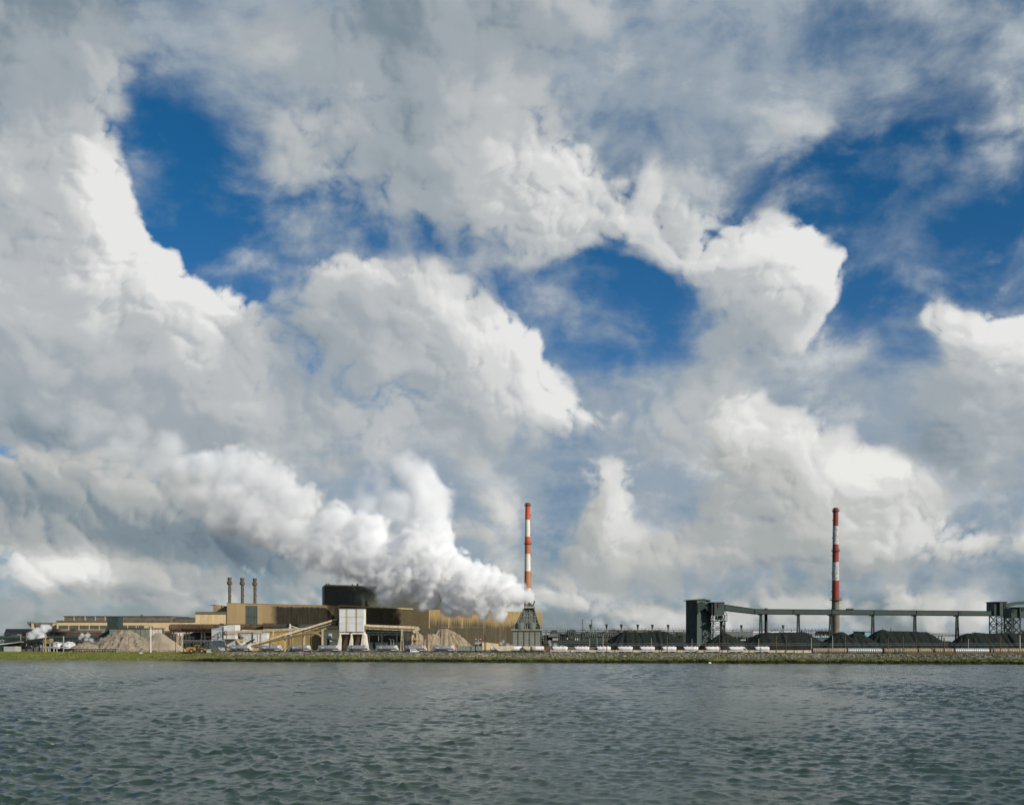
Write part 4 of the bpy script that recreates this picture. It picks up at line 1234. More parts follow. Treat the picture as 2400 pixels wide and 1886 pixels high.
def gallery(name, label, a, b_, w, h, material, deck='conveyor_brown', rails=True, y0=None):
    """Conveyor gallery between two points: hood, belt deck below it, side rail and idler frames."""
    t = thing(name, label, 'conveyor', (a.x, a.y, GZ0))
    up = Vector((0, 0, 1))
    MB().bar(a, b_, w, h).build('hood', material, t)
    MB().bar(a - up * (h * .5 + .35), b_ - up * (h * .5 + .35), w * .85, .3).build('deck', deck, t)
    MB().bar(a - up * (h * .5 + .95), b_ - up * (h * .5 + .95), w * .3, .22).build('bottom_chord', material, t)
    n_ = max(4, int((b_ - a).length / 3.5))
    for i in range(n_ + 1):
        p = a.lerp(b_, i / n_) + Vector((0, -w * .45, 0))
        MB().bar(p - up * (h * .5 + .1), p - up * (h * .5 + 1.0), .14).build('hanger', deck, t)
    return t


g = gallery('long_gallery', 'long gently rising cream conveyor gallery from the white plant house to the loading tower', at(529, 1481.6, 494), at(794, 1468.8, 487), 1.8, 1.0, 'conveyor_cream')
for p in (640, 711):
    MB().bar(at(p, 1477.6 - (p - 640) * .045, 490), (wx(p, 490), 490, GZ0), .45).build('leg', 'conveyor_cream', g)
bxp(785, 792, 1466.4, 1472.8, 485.6, 2).build('head_house', 'conveyor_cream', g)
g = gallery('steep_conveyor', 'steep cream conveyor climbing from ground level to the loading tower', at(579, 1513, 478), at(790, 1450.4, 486), 1.6, .8, 'conveyor_cream', 'black_steel')
for p, q in ((626, 1500), (668, 1487)): MB().bar(at(p, q, 480), (wx(p, 480), 480, GZ0), .35).build('leg', 'conveyor_cream', g)
bxp(788, 793.5, 1446, 1456, 485.5, 2).build('head_pulley', 'conveyor_brown', g)
t = thing('bent_pipe', 'bent tan pipe running below the steep conveyor and dipping at the ochre shed', 'pipe', base(700, 476))
MB().tube([at(584, 1515.5, 474), at(640, 1501, 475), at(690, 1490, 476), at(718, 1484, 477), at(733, 1482.4, 477.4), at(745, 1485.5, 478), at(755, 1493, 478.5)], [.45, .5, .55, .6, .62, .62, .6], 10).build('barrel', 'conveyor_brown', t)
for p, q in ((668, 1494.5), (714, 1485), (755, 1493)): MB().bar(at(p, q, 477), (wx(p, 477), 477, GZ0), .4).build('leg', 'conveyor_cream', t)
bxp(753.5, 757, 1474, None, 479, 1).build('end_post', 'conveyor_cream', t)

g = gallery('discharge_gallery', 'cream discharge conveyor running from the loading tower to the ore heaps', at(857.5, 1465.6, 486), at(975, 1470, 492), 1.8, 1.0, 'conveyor_cream')
bxp(854.5, 864, 1466.5, 1474.5, 484.5, 2).build('tail_pulley', 'conveyor_brown', g)
for (p, q) in ((941.5, 939), (943.5, 945.5)): MB().bar(at(p, 1474, 489), (wx(q, 489), 489, GZ0), .32).build('trestle_leg', 'conveyor_cream', g)
for z_ in (1486, 1498): MB().bar(at(940.6, z_, 489), at(944.6, z_, 489), .2).build('trestle_tie', 'conveyor_cream', g)
t = thing('discharge_tower', 'small tan discharge tower with chute beside the ore heaps', 'tower', base(972, 493))
for p in (966.5, 977):
    for yy in (491, 495): MB().bar(at(p, 1480, yy), (wx(p, yy), yy, GZ0), .55).build('leg', 'conveyor_cream', t)
bxp(963.5, 979.5, 1480, 1482.8, 490.6, 5).build('deck', 'rust_strip', t)
bxp(963.5, 978.5, 1497.6, 1499.4, 490.6, 5).build('deck', 'rust_strip', t)
bxp(966, 976.5, 1484, 1494, 491.4, 3.4).build('cabin', 'conveyor_cream', t)
MB().bar(at(969, 1481, 490.4), at(982, 1471, 490.4), 2.0, 1.6).build('chute', 'conveyor_cream', t)
MB().bar(at(966.5, 1512, 490.8), at(977, 1500, 490.8), .25).build('brace', 'conveyor_brown', t)
MB().bar(at(966.5, 1500, 490.8), at(977, 1512, 490.8), .25).build('brace', 'conveyor_brown', t)

heap('ore_heap', 'tall tan ore heap with deep gullies beneath the streaked hall end', 'heap', 'ore_tan', [(1036, 1474.5, 1048, 1473), (1048, 1473, 1062, 1479), (1028, 1476, 1036, 1474.5)], 505, .92, 1.9, .6, .4, 2.2)
heap('ore_heap', 'smaller tan ore cone under the discharge tower', 'heap', 'ore_tan', [(978, 1483, 982, 1483)], 500, .9, 1.0, .4, .4, 5.1)
heap('ore_heap', 'broken tan ore ridge between the discharge tower and the tall heap', 'heap', 'ore_tan', [(1003, 1485.5, 1006, 1485), (1013, 1485, 1016, 1484.5), (994, 1494, 1003, 1486)], 500, .95, 2.2, .8, .4, 9.4)
t = thing('site_office', 'low flat site building beside the tall ore heap', 'building', base(1140, 520))
bxp(1113, 1134, 1504.6, None, 520, 8).build('wall', 'galvanised_pale', t)
bxp(1114, 1128, 1509, 1514, 519.8, .3).build('window', 'glass_dark', t)
MB().slab([(wx(1130, 520), GZ0), (wx(1168, 520), GZ0), (wx(1168, 520), wz(1508.4, 520)), (wx(1138, 520), wz(1505, 520)), (wx(1130, 520), wz(1505, 520))], 519, 526).build('store', 'cream_cladding', t)
t = thing('truss_shelter', 'dark open truss shelter behind the discharge trestle', 'shelter', base(900, 530))
bxp(858, 966, 1479, 1482, 530, 9).build('roof', 'dark_green_steel', t)
for i in range(14): MB().bar(at(859 + i * 7.6, 1482 if i % 2 else 1487, 529.8), at(859 + (i + 1) * 7.6, 1487 if i % 2 else 1482, 529.8), .2).build('brace', 'plant_dark', t)
MB().bar(at(858, 1487, 529.8), at(966, 1487, 529.8), .3).build('chord', 'plant_dark', t)
for p in (862, 895, 930, 962): MB().bar(at(p, 1482, 530), (wx(p, 530), 530, GZ0), .5).build('column', 'plant_dark', t)
bxp(858, 966, 1505, None, 533, 3).build('plinth', 'plant_dark', t)

# ---------------------------------------------------------------- quench tower and the red and white chimney
Y = 545
t = thing('quench_tower', 'grey timber quench tower with tapering ribbed hood, steam pouring from its top', 'quench tower', base(1236, Y))
DQ = 13.0
slat_tops = np.linspace(1478.2, 1514.8, 11)
ec = [1202, 1214.6, 1228, 1241.3, 1254.6, 1268.4]
for a, b_ in zip(ec, ec[1:]):
    pn = bxp(a + .7, b_ - .7, 1478.2, None, Y + .35, .3).build('panel', 'quench_dark', t)
    for z0_, z1_ in zip(slat_tops, slat_tops[1:]): bxp(a + .75, b_ - .75, z0_ + .25, z1_ - .25, Y + .1, .3).build('slat', 'quench_wood', pn)
bxp(1202.2, 1268.2, 1478, None, Y + .7, DQ).build('body', 'quench_wood', t)
for a in ec: bxp(a - .55, a + .55, 1478, None, Y - .15, .6).build('post', 'quench_frame', t)
bxp(1198.4, 1271.6, 1473.8, 1476.6, Y - .8, DQ + 1.6).build('cornice', 'quench_trim', t)
bxp(1200, 1270.4, 1476.6, 1478.6, Y - .4, DQ + .8).build('soffit', 'quench_frame', t)
# tapering hood: four sloping faces, ribs standing proud of them
zb_, zt = wz(1473.8, Y), wz(1425.6, Y)
xb0, xb1, xt0, xt1 = wx(1203.5, Y), wx(1266.5, Y), wx(1228.5, Y), wx(1251.5, Y)
yb0, yb1, yt0, yt1 = Y, Y + DQ, Y + 4.2, Y + DQ - 4.2
MB().add([(xb0, yb0, zb_), (xb1, yb0, zb_), (xb1, yb1, zb_), (xb0, yb1, zb_), (xt0, yt0, zt), (xt1, yt0, zt), (xt1, yt1, zt), (xt0, yt1, zt)],
         [(0, 1, 5, 4), (1, 2, 6, 5), (2, 3, 7, 6), (3, 0, 4, 7)]).build('hood', 'quench_dark', t)


def hp(u, f):        # point on the hood's front face: u 0..1 across at the base scale, f 0..1 up
    xl = xb0 + (xt0 - xb0) * f; xr = xb1 + (xt1 - xb1) * f
    return Vector((xl + (xr - xl) * u, yb0 + (yt0 - yb0) * f - .25, zb_ + (zt - zb_) * f))


for f in (.13, .30, .46, .62, .80): MB().bar(hp(0, f), hp(1, f), .45, .45).build('rib', 'quench_rib', t)
for px in (1215, 1228, 1241, 1254):
    x_ = wx(px, Y); f_end = 1.0
    for s_ in range(20):
        f_ = 1 - s_ / 20
        if hp(0, f_).x < x_ < hp(1, f_).x: f_end = f_; break
    zq = lambda f: Vector((x_, yb0 + (yt0 - yb0) * f - .3, zb_ + (zt - zb_) * f))
    MB().bar(zq(0), zq(f_end), .4, .4, up=(0, 1, 0)).build('rib', 'quench_rib', t)
for (a, b_) in (((0, 0), (0, 1)), ((1, 0), (1, 1))): MB().bar(hp(*a), hp(*b_), .5, .5).build('corner_rib', 'quench_frame', t)
# light sheets between the ribs
for f0, f1 in ((.48, .60), (.64, .78), (.32, .44)):
    for u0, u1 in ((.17, .35), (.39, .58), (.62, .80)):
        pts = [hp(u0, f0), hp(u1, f0), hp(u1, f1), hp(u0, f1)]
        MB().add([p + Vector((0, .12, 0)) for p in pts] + [p + Vector((0, .3, 0)) for p in pts], [(0, 1, 2, 3), (7, 6, 5, 4), (0, 4, 5, 1), (1, 5, 6, 2), (2, 6, 7, 3), (3, 7, 4, 0)]).build('sheet', 'quench_sheet', t)
for px in (1219, 1246):
    x_ = wx(px, Y)
    tk = MB().tube([(x_, Y + .9, zb_), (x_, Y + .9, zb_ + 2.9), (x_, Y + .9, zb_ + 3.1)], [2.1, 2.1, 1.9], 18).build('round_tank', 'quench_frame', t)
for px in (1231, 1236): MB().tube([at(px, 1473.8, Y - .6), at(px, 1463, Y - .6), at(px + 2, 1461.5, Y - .6)], .12, 6).build('pipe', 'galvanised_pale', t)
MB().bar(at(1259, 1473, Y - .2), at(1265, 1466, Y - .2), .8, .8).build('motor', 'plant_dark', t)
bxp(1228.8, 1253.8, 1420.4, 1424.6, Y + 2.6, 8.2).build('crown_trim', 'quench_trim', t)
bxp(1231.5, 1253.4, 1424.7, 1426.0, Y + 3.0, 7.6).build('crown_soffit', 'quench_frame', t)
MB().slab([(wx(1236, Y), wz(1420.4, Y)), (wx(1250, Y), wz(1420.4, Y)), (wx(1250, Y), wz(1418.6, Y)), (wx(1240.5, Y), wz(1409.6, Y)), (wx(1236, Y), wz(1416, Y))], Y + 3.4, Y + 10).build('crown_baffle', 'quench_dark', t)
MB().bar(at(1249, 1420.4, Y + 3.2), at(1253, 1408.6, Y + 3.2), .5).build('crown_arm', 'black_steel', t)
bxp(1251.2, 1253.8, 1407.6, 1410, Y + 3, .8).build('crown_lamp', 'black_steel', t)


def chimney(px, y, top, bands, w0, w1, pbase, rings, label, ladder_side):
    """Tapering chimney: bands (row, material) from the top down, painted rings as separate drums."""
    t = thing('chimney', label, 'chimney', (wx(px, y), y, GZ0))
    s_ = y / FPX
    rad = lambda row: (w0 + (w1 - w0) * (row - top) / (pbase - top)) / 2 * s_
    for (r0, mm), (r1, _) in zip(bands, bands[1:]):
        z1_, z0_ = wz(r0, y), (wz(r1, y) if r1 < 5000 else GZ0)
        r0_, r1_ = rad(r0), rad(min(r1, pbase))
        MB().tube([(wx(px, y), y, z0_), (wx(px, y), y, z1_)], [r1_, r0_], 28).build('band', mm, t)
    for (row, ex, th) in rings:
        z_ = wz(row, y); r_o = rad(row) + ex * s_
        pf = MB().tube([(wx(px, y), y, z_ - th * s_), (wx(px, y), y, z_)], r_o, 28, smooth=False).build('platform', 'platform_steel', t)
        mb = MB()
        for k_ in range(14):
            a0, a1 = 2 * math.pi * k_ / 14, 2 * math.pi * (k_ + 1) / 14
            p0 = Vector((wx(px, y) + r_o * math.cos(a0), y + r_o * math.sin(a0), z_)); p1 = Vector((wx(px, y) + r_o * math.cos(a1), y + r_o * math.sin(a1), z_))
            mb.bar(p0, p0 + Vector((0, 0, 1.1)), .07); mb.bar(p0 + Vector((0, 0, 1.1)), p1 + Vector((0, 0, 1.1)), .07)
        mb.build('guard_rail', 'platform_steel', pf)
    rr = rad(pbase) + .25
    MB().bar((wx(px, y) + ladder_side * rr, y - .5, GZ0), (wx(px, y) + ladder_side * (rad(top) + .25), y - .5, wz(top + 3, y)), .22).build('ladder', 'galvanised_pale', t)
    for row in np.linspace(top + 30, pbase - 30, 7): MB().box(wx(px, y) + ladder_side * (rad(row) + .35) - .25, wx(px, y) + ladder_side * (rad(row) + .35) + .25, y - .8, y - .2, wz(row, y), wz(row, y) + .5).build('ladder_rest', 'platform_steel', t)
    return t


chimney(1236.6, 690, 1178.4, [(1178.4, 'rust_steel'), (1182, 'chimney_red'), (1218, 'chimney_white'), (1257.5, 'chimney_red'), (1272, 'chimney_orange'), (1297.8, 'chimney_white'), (1338, 'chimney_faded'), (1378, 'chimney_cream'), (9999, '')], 10.6, 19.0, 1515,
        [(1183.5, 2.6, 1.6), (1273.5, 2.6, 1.3)], 'bright orange red and white banded chimney behind the quench tower', 1)

# ---------------------------------------------------------------- far chimney, coal handling line
chimney(1958.6, 610, 1190, [(1190, 'chimney_maroon'), (1194.5, 'chimney_maroon'), (1232.2, 'chimney_flaky'), (1275.4, 'chimney_maroon'), (1317, 'chimney_flaky'), (1360, 'chimney_maroon'), (1403, 'chimney_concrete'), (9999, '')], 11.4, 19.0, 1500,
        [(1197, 2.6, 1.6), (1291, 2.8, 1.2), (1405.5, 5.0, 1.4)], 'dark red and flaking white banded chimney on a concrete foot behind the coal gallery', -1)

Y = 560
t = thing('coal_bunker_tower', 'tall dark green coal bunker tower at the start of the coal gallery', 'tower', base(1640, Y))
xa, xm, xb = wx(1612.5, Y), wx(1633.6, Y), wx(1667.6, Y)
ya, ym, yb = Y + 7, Y, Y + 9
zl_, zm_, zr_ = wz(1406.4, Y), wz(1403, Y), wz(1404.6, Y)
np_ = 3
for i in range(np_):
    f0, f1 = i / np_ + .004, (i + 1) / np_ - .004
    p0, p1 = (xa + (xm - xa) * f0, ya + (ym - ya) * f0), (xa + (xm - xa) * f1, ya + (ym - ya) * f1)
    MB().prism([p0, p1, (p1[0] + .3, p1[1] + .5), (p0[0] + .3, p0[1] + .5)], GZ0, zl_ - .15).build('cladding_panel', 'dark_green_steel', t)
for i in range(4):
    f0, f1 = i / 4 + .004, (i + 1) / 4 - .004
    p0, p1 = (xm + (xb - xm) * f0, ym + (yb - ym) * f0 * .35), (xm + (xb - xm) * f1, ym + (yb - ym) * f1 * .35)
    MB().prism([p0, p1, (p1[0], p1[1] + .5), (p0[0], p0[1] + .5)], GZ0, zl_ - .15).build('cladding_panel', 'green_gallery', t)
MB().prism([(xa + .3, ya + .5), (xm + .2, ym + .9), (xb - .1, ym + (yb - ym) * .35 + .6), (xb - .1, yb + 9), (xa + 4, yb + 12)], GZ0, zl_ - .25).build('body', 'dark_green_steel', t)
MB().slab([(xa - .2, zl_), (xb + .1, zl_ - .1), (xb + .1, zr_ - .3), (wx(1651, Y), zm_ + .1), (xa - .2, zl_ + .3)], Y + 1.5, Y + 14).build('roof', 'dark_green_steel', t)
for i in range(14):
    px = 1613 + i * 4.1
    MB().bar((wx(px, Y), Y + 1.4, np.interp(px, [1613, 1651, 1668], [zl_, zm_, zr_])), (wx(px, Y), Y + 1.4, np.interp(px, [1613, 1651, 1668], [zl_, zm_, zr_]) + .9), .09).build('rail_post', 'galvanised_pale', t)
# feed spout from the transfer house up into the bunker
MB().slab([(wx(1634, Y), wz(1440, Y)), (wx(1640, Y), wz(1432, Y)), (wx(1652, Y), wz(1424.5, Y)), (wx(1656, Y), wz(1430, Y)), (wx(1668, Y), wz(1436, Y)), (wx(1668, Y), wz(1422, Y)), (wx(1645, Y), wz(1409, Y)), (wx(1634, Y), wz(1413, Y))], Y - 1.2, Y + .9).build('feed_spout', 'dark_green_steel', t)

t = thing('coal_transfer_house', 'dark green transfer house with rusty opening on a braced steel tower', 'transfer house', base(1685, Y))
bxp(1667.9, 1674.4, 1411.5, 1441, Y - 2.6, 8).build('side_bay', 'dark_green_steel', t)
hs = bxp(1674.5, 1698, 1411.6, 1441, Y - 3.2, 9).build('house', 'green_gallery', t)
bxp(1667.6, 1698.5, 1410.4, 1411.5, Y - 3.5, 9.6).build('roof', 'dark_green_steel', t)
bxp(1680.6, 1688, 1413.2, 1423, Y - 3.35, .2).build('opening', 'black_steel', hs)
bxp(1683, 1687, 1415, 1423.4, Y - 3.5, .2).build('rust_plate', 'rust_steel', hs)
x0_, x1_ = wx(1669.5, Y), wx(1697, Y)
lattice(t, x0_, x1_, Y - 2.4, Y + 5, GZ0, wz(1441, Y), 4, .42, .24, 'dark_green_steel')
bxp(1670, 1704, 1454, 1455.6, Y - 3.4, 9).build('gallery_floor', 'dark_green_steel', t)
for p in (1680, 1686, 1691): bxp(p - 1.5, p + 1.5, 1442, 1452, Y - 1, 3).build('machine', 'plant_dark', t)
MB().bar(at(1698.5, 1431, Y - 3), at(1704, 1440, Y - 3), .3).build('stair_stringer', 'dark_green_steel', t)
MB().bar(at(1704, 1440, Y - 3), at(1703.6, 1454.4, Y - 3), .3).build('stair_stringer', 'dark_green_steel', t)
MB().bar(at(1699, 1441.2, Y - 3), at(1704, 1440, Y - 3), .25).build('stair_stringer', 'dark_green_steel', t)
MB().tube([at(1689.6, 1455, Y), (wx(1689.6, Y), Y, GZ0)], .55, 10).build('drop_pipe', 'black_steel', t)

t = thing('coal_gallery', 'long dark green enclosed coal conveyor gallery striding above the coal heaps', 'gallery', base(2050, Y))
top = lambda p: np.interp(p, [1698, 1770, 2342], [1417.3, 1427.6, 1432.6])
bot = lambda p: np.interp(p, [1698, 1764, 2342], [1429, 1437.4, 1441.6])
secs = [1698, 1770, 1860, 1950.6, 2049.5, 2149, 2248, 2342]
for a, b_ in zip(secs, secs[1:]):
    MB().slab([(wx(a + .25, Y), wz(bot(a), Y)), (wx(b_ - .25, Y), wz(bot(b_), Y)), (wx(b_ - .25, Y), wz(top(b_), Y)), (wx(a + .25, Y), wz(top(a), Y))], Y - 1.4, Y + 2.0).build('section', 'green_gallery', t)
    MB().slab([(wx(a, Y), wz(bot(a), Y) - .4), (wx(b_, Y), wz(bot(b_), Y) - .4), (wx(b_, Y), wz(bot(b_), Y) - .02), (wx(a, Y), wz(bot(a), Y) - .02)], Y - 1.2, Y + 1.8).build('floor_beam', 'black_steel', t)
    MB().slab([(wx(a, Y), wz(top(a), Y) + .02), (wx(b_, Y), wz(top(b_), Y) + .02), (wx(b_, Y), wz(top(b_), Y) + .25), (wx(a, Y), wz(top(a), Y) + .25)], Y - 1.6, Y + 2.2).build('roof_edge', 'dark_green_steel', t)
for p in secs[1:-1]: bxp(p - .4, p + .4, top(p) - .6, bot(p) + .8, Y - 1.65, 3.9).build('joint_frame', 'dark_green_steel', t)
for p in (1783, 1871, 1946.5, 2045.5, 2144, 2243):
    bn_ = bxp(p - 4.2, p + 4.2, bot(p) + 1.5, bot(p) + 3.4, Y - 1, 2.6).build('bent_cap', 'black_steel', t)
    for dx0, dx1 in ((-1.4, -3.6), (1.6, 3.8)): MB().bar(at(p + dx0, bot(p) + 3, Y), (wx(p + dx1, Y), Y, GZ0), .62, .9).build('bent_leg', 'dark_green_steel', t)
bxp(1986, 2001, 1425.4, top(1994) - .3, Y - 1, 2.4).build('roof_box', 'dark_green_steel', t)
tag(MB().tube([(wx(1799.5, Y), Y + 4, GZ0), (wx(1799.5, Y), Y + 4, wz(1424.4, Y))], 3.6 * Y / FPX, 16).build('vent_stack', 'black_steel'), 'thick black vent stack poking through behind the coal gallery', 'stack')

t = thing('end_transfer_tower', 'dark green transfer house on a tall braced tower at the end of the coal gallery', 'transfer house', base(2345, Y))
bxp(2329.8, 2343.4, 1410.2, 1442, Y - 2.2, 9).build('side_bay', 'dark_green_steel', t)
hs = bxp(2343.5, 2360.6, 1410.6, 1442.6, Y - 3.2, 10).build('house', 'green_gallery', t)
bxp(2329.2, 2361.2, 1409.3, 1410.4, Y - 3.5, 10.6).build('roof', 'dark_green_steel', t)
bxp(2352.6, 2358, 1412, 1421.5, Y - 3.4, .3).build('window', 'black_steel', hs)
lattice(t, wx(2331, Y), wx(2360, Y), Y - 2.5, Y + 6, GZ0, wz(1442, Y), 4, .42, .26, 'green_gallery')
t = thing('edge_transfer_tower', 'dark green transfer house with two dark windows, cut by the right edge', 'transfer house', base(2390, Y - 20))
Y2 = Y - 20
bxp(2370, 2390.4, 1424.4, 1448, Y2, 9).build('side_bay', 'dark_green_steel', t)
hs = bxp(2390.5, 2432, 1423, 1447, Y2 - .8, 10).build('house', 'green_gallery', t)
bxp(2369.4, 2433, 1422, 1423.2, Y2 - 1.1, 11).build('roof', 'dark_green_steel', t)
bxp(2371, 2378, 1424.6, 1434, Y2 - .2, .3).build('window', 'black_steel', t)
bxp(2394.4, 2401, 1424.6, 1431, Y2 - 1, .3).build('window', 'black_steel', hs)
bxp(2360.8, 2377, 1434, 1442.4, Y - 1.2, 3).build('link_gallery', 'green_gallery', t)
lattice(t, wx(2371.5, Y2), wx(2392, Y2), Y2 + .4, Y2 + 8, GZ0, wz(1448, Y2), 4, .5, .3, 'dark_green_steel')
t = thing('arched_gallery', 'arched dark green gallery leaving the end transfer tower to the right', 'gallery', base(2400, Y + 3))
arc = [(2361, 1415.2), (2374, 1411.6), (2388, 1409), (2404, 1408), (2422, 1408.6), (2440, 1411)]
for (a, q), (b_, r_) in zip(arc, arc[1:]):
    MB().slab([(wx(a, Y), wz(q + 7.6, Y)), (wx(b_ - .15, Y), wz(r_ + 7.6, Y)), (wx(b_ - .15, Y), wz(r_, Y)), (wx(a, Y), wz(q, Y))], Y + .5, Y + 3.5).build('section', 'green_gallery', t)

# ---------------------------------------------------------------- coal heaps
coal = lambda lab, rid, y, sd, **kw: heap('coal_heap', lab, 'heap', 'coal', rid, y, .66, 1.3, .45, .6, sd, **kw)
coal('long flat-topped coal heap behind the white wagons, left of the bunker tower', [(1466, 1478.0, 1480, 1479.5), (1480, 1479.5, 1500, 1480.5), (1500, 1480.5, 1556, 1478.0)], 500, 1.1)
coal('small pointed coal heap at the foot of the braced transfer tower', [(1694, 1484.0, 1698, 1484.0)], 492, 3.3)
coal('broad coal heap behind the last white wagon, below the black vent stack', [(1786, 1482.5, 1800, 1480.0), (1800, 1480.0, 1884, 1480.5)], 505, 5.2)
coal('low double-humped coal heap at the foot of the dark red chimney', [(1966, 1481.5, 1972, 1480.5), (2003, 1482.0, 2012, 1481.5)], 500, 7.9)
coal('largest coal heap with a peaked left shoulder, behind the ribbed culvert pipes', [(2064, 1475.5, 2072, 1475.5), (2074, 1478.5, 2170, 1479.5)], 505, 9.6)
coal('small coal mound in the gap between the two largest heaps', [(2215, 1502, 2224, 1502)], 520, 12.1)
coal('long flat coal heap below the end transfer towers at the right edge', [(2266, 1484.0, 2285, 1483.0), (2285, 1483.0, 2450, 1483.5)], 500, 14.7)
coal('low dark coal bank behind the poles beside the bunker tower', [(1575, 1508, 1592, 1507), (1738, 1511, 1760, 1511)], 490, 17.7)
heap('iron_soil_mound', 'low rust red soil mound in front of the culvert pipes', 'mound', 'rust_soil', [(2128, 1527.6, 2180, 1526.8), (2180, 1528.4, 2320, 1529), (2320, 1528.6, 2430, 1526.6)], 421, .30, .25, .25, .4, 3.0)

# ---------------------------------------------------------------- coke plant far behind
Y = 820
t = thing('pipe_bridge', 'long grey pipe bridge with railings crossing behind the coal heaps', 'pipe bridge', base(1610, Y))
MB().box(wx(1273, Y), wx(1955, Y), Y, Y + 3, wz(1476.8, Y), wz(1475.4, Y)).build('deck', 'steel_haze', t)
MB().bar(at(1273, 1472.2, Y), at(1955, 1472.8, Y), .22).build('hand_rail', 'steel_haze', t)
for i in range(86):
    p = 1274 + i * 7.95
    MB().bar(at(p, 1476.5, Y), at(p, 1472, Y), .22).build('rail_post', 'steel_haze', t)
for i in range(30):
    p = 1280 + i * 23
    MB().bar(at(p, 1476, Y + 1), (wx(p, Y), Y + 1, GZ0), .6).build('leg', 'plant_dark', t)
MB().tube([at(1750, 1481.6, Y - 2), at(1876, 1481.8, Y - 2)], .75, 10).build('white_pipe', 'pipe_white', t)
MB().tube([at(1273, 1480.5, Y - 2), at(1612, 1480.5, Y - 2)], .6, 8).build('grey_pipe', 'steel_haze', t)
for i, (px, tp) in enumerate(((1384, 1462.4), (1421.8, 1462), (1456.4, 1462.2), (1494.8, 1462.6), (1529, 1463), (1566, 1463.2), (1697.5, 1464), (1737.6, 1464.2), (1835.6, 1464.4))):
    where = ('leftmost', 'second', 'third', 'fourth', 'fifth', 'sixth')[i] + ' of the six flared standpipes left of the bunker tower' if i < 6 else ('flared standpipe just right of the braced transfer tower', 'flared standpipe between the transfer tower and the black vent stack', 'flared standpipe right of the black vent stack')[i - 6]
    p0 = at(px, 1482, Y - 4); p1 = at(px, tp, Y - 4)
    t = thing('standpipe', where, 'standpipe', (p0.x, p0.y, GZ0), 'flared standpipes of the coke plant')
    MB().tube([(p0.x, p0.y, GZ0), p0.lerp(p1, .55)], [.42, .48], 10).build('pipe', 'steel_haze', t)
    MB().tube([p0.lerp(p1, .5), p0.lerp(p1, .75), p1], [.5, .85, 1.05], 10).build('flare', 'plant_dark', t)
t = thing('coke_battery', 'long low dark coke oven battery behind the coal heaps', 'oven battery', base(1500, 780))
for i in range(26):
    a = 1290 + i * 12.4
    bxp(a, a + 11.9, 1482.4 + (i % 3) * .5, None, 780 + (i % 2) * .4, 12).build('bay', 'plant_dark', t)
for i in range(24):
    a = 1371 + i * 4.2
    bxp(a, a + 2.0, 1484.5, 1491.5, 779.4, .5).build('buttress', 'steel_haze', t)
t = thing('low_coke_hall', 'long low pale roofed hall seen above the long coal heap', 'hall', base(1490, 860))
bxp(1431, 1552, 1476.2, None, 860, 20).build('wall', 'steel_haze', t)
bxp(1431, 1452, 1474.8, 1477, 858, 24).build('roof', 'brown_roof', t)
bxp(1452.2, 1552, 1475.2, 1477, 858, 24).build('roof', 'cream_cladding', t)
t = thing('coal_crusher', 'dark stepped crusher house right of the quench tower', 'building', base(1300, 700))
bxp(1293, 1305.5, 1476.4, 1488, 700, 8).build('head_house', 'plant_dark', t)
bxp(1276, 1352, 1487, None, 702, 12).build('lower_house', 'dark_green_steel', t)
MB().slab([(wx(1284, 700), wz(1492, 700)), (wx(1310, 700), wz(1492, 700)), (wx(1308, 700), wz(1486, 700)), (wx(1301, 700), wz(1483.6, 700)), (wx(1292, 700), wz(1484, 700)), (wx(1286, 700), wz(1487, 700))], 698, 701).build('shed_roof', 'steel_haze', t)
for a, b_, c, d, mm in ((1327, 1331, 1494, 1498, 'mark_white'), (1346, 1358, 1495, 1502, 'pipe_white'), (1295, 1308, 1495, 1500, 'galvanised_pale'), (1336, 1343, 1490, 1496, 'steel_haze')): bxp(a, b_, c, d, 699, 2).build('pale_plate', mm, t)  # small plates in assorted white and grey colours
for p in (1331.5, 1336.5, 1341.5, 1346): MB().tube([at(p, 1490, 699), at(p, 1473.5 + (p % 3), 699)], .55, 8).build('riser_pipe', 'plant_dark', t)
for i in range(20): MB().tube([at(1310 + i * 4.6, 1488 + (i * 7 % 5), 690), (wx(1310 + i * 4.6, 690), 690, GZ0)], .35, 6).build('column', 'plant_dark', t)
t = thing('dark_yard_wall', 'dark retaining wall with two horizontal pipes behind the white wagons', 'wall', base(1450, 640))
bxp(1272, 1660, 1500, None, 640, 4).build('wall', 'plant_dark', t)
for q in (1503, 1507): MB().tube([at(1272, q, 638), at(1660, q + 1, 638)], .3, 8).build('pipe', 'dark_green_steel', t)
t = thing('coal_yard_plant', 'cluttered dark plant between the pointed and the broad coal heap', 'plant', base(1740, 600))
bxp(1700, 1790, 1493, None, 604, 8).build('house', 'plant_dark', t)
bxp(1736, 1748, 1497.6, 1501, 599, 3).build('pale_duct', 'galvanised_pale', t)
for i in range(22):
    p = 1702 + i * 4.1; q = 1489 + (i * 13 % 9)
    bxp(p, p + 2.6, q, None, 600 + (i % 3), 2).build('frame', ('plant_dark', 'dark_green_steel', 'black_steel')[i % 3], t)
bxp(1700, 1765, 1478.5, 1493, 700, 10).build('rear_house', 'steel_haze', t)
t = thing('yard_rack', 'open dark steel rack with white parts left of the dark red chimney', 'rack', base(1915, 640))
MB().box(wx(1878, 640), wx(1962, 640), 640, 644, wz(1478.8, 640), wz(1477.6, 640)).build('top_deck', 'plant_dark', t)
bxp(1917, 1948, 1479, 1486.5, 641, 4).build('machine', 'black_steel', t)
for i in range(16): MB().bar(at(1880 + i * 5.2, 1478.5, 640), (wx(1880 + i * 5.2, 640), 640, GZ0), .3).build('column', 'plant_dark', t)
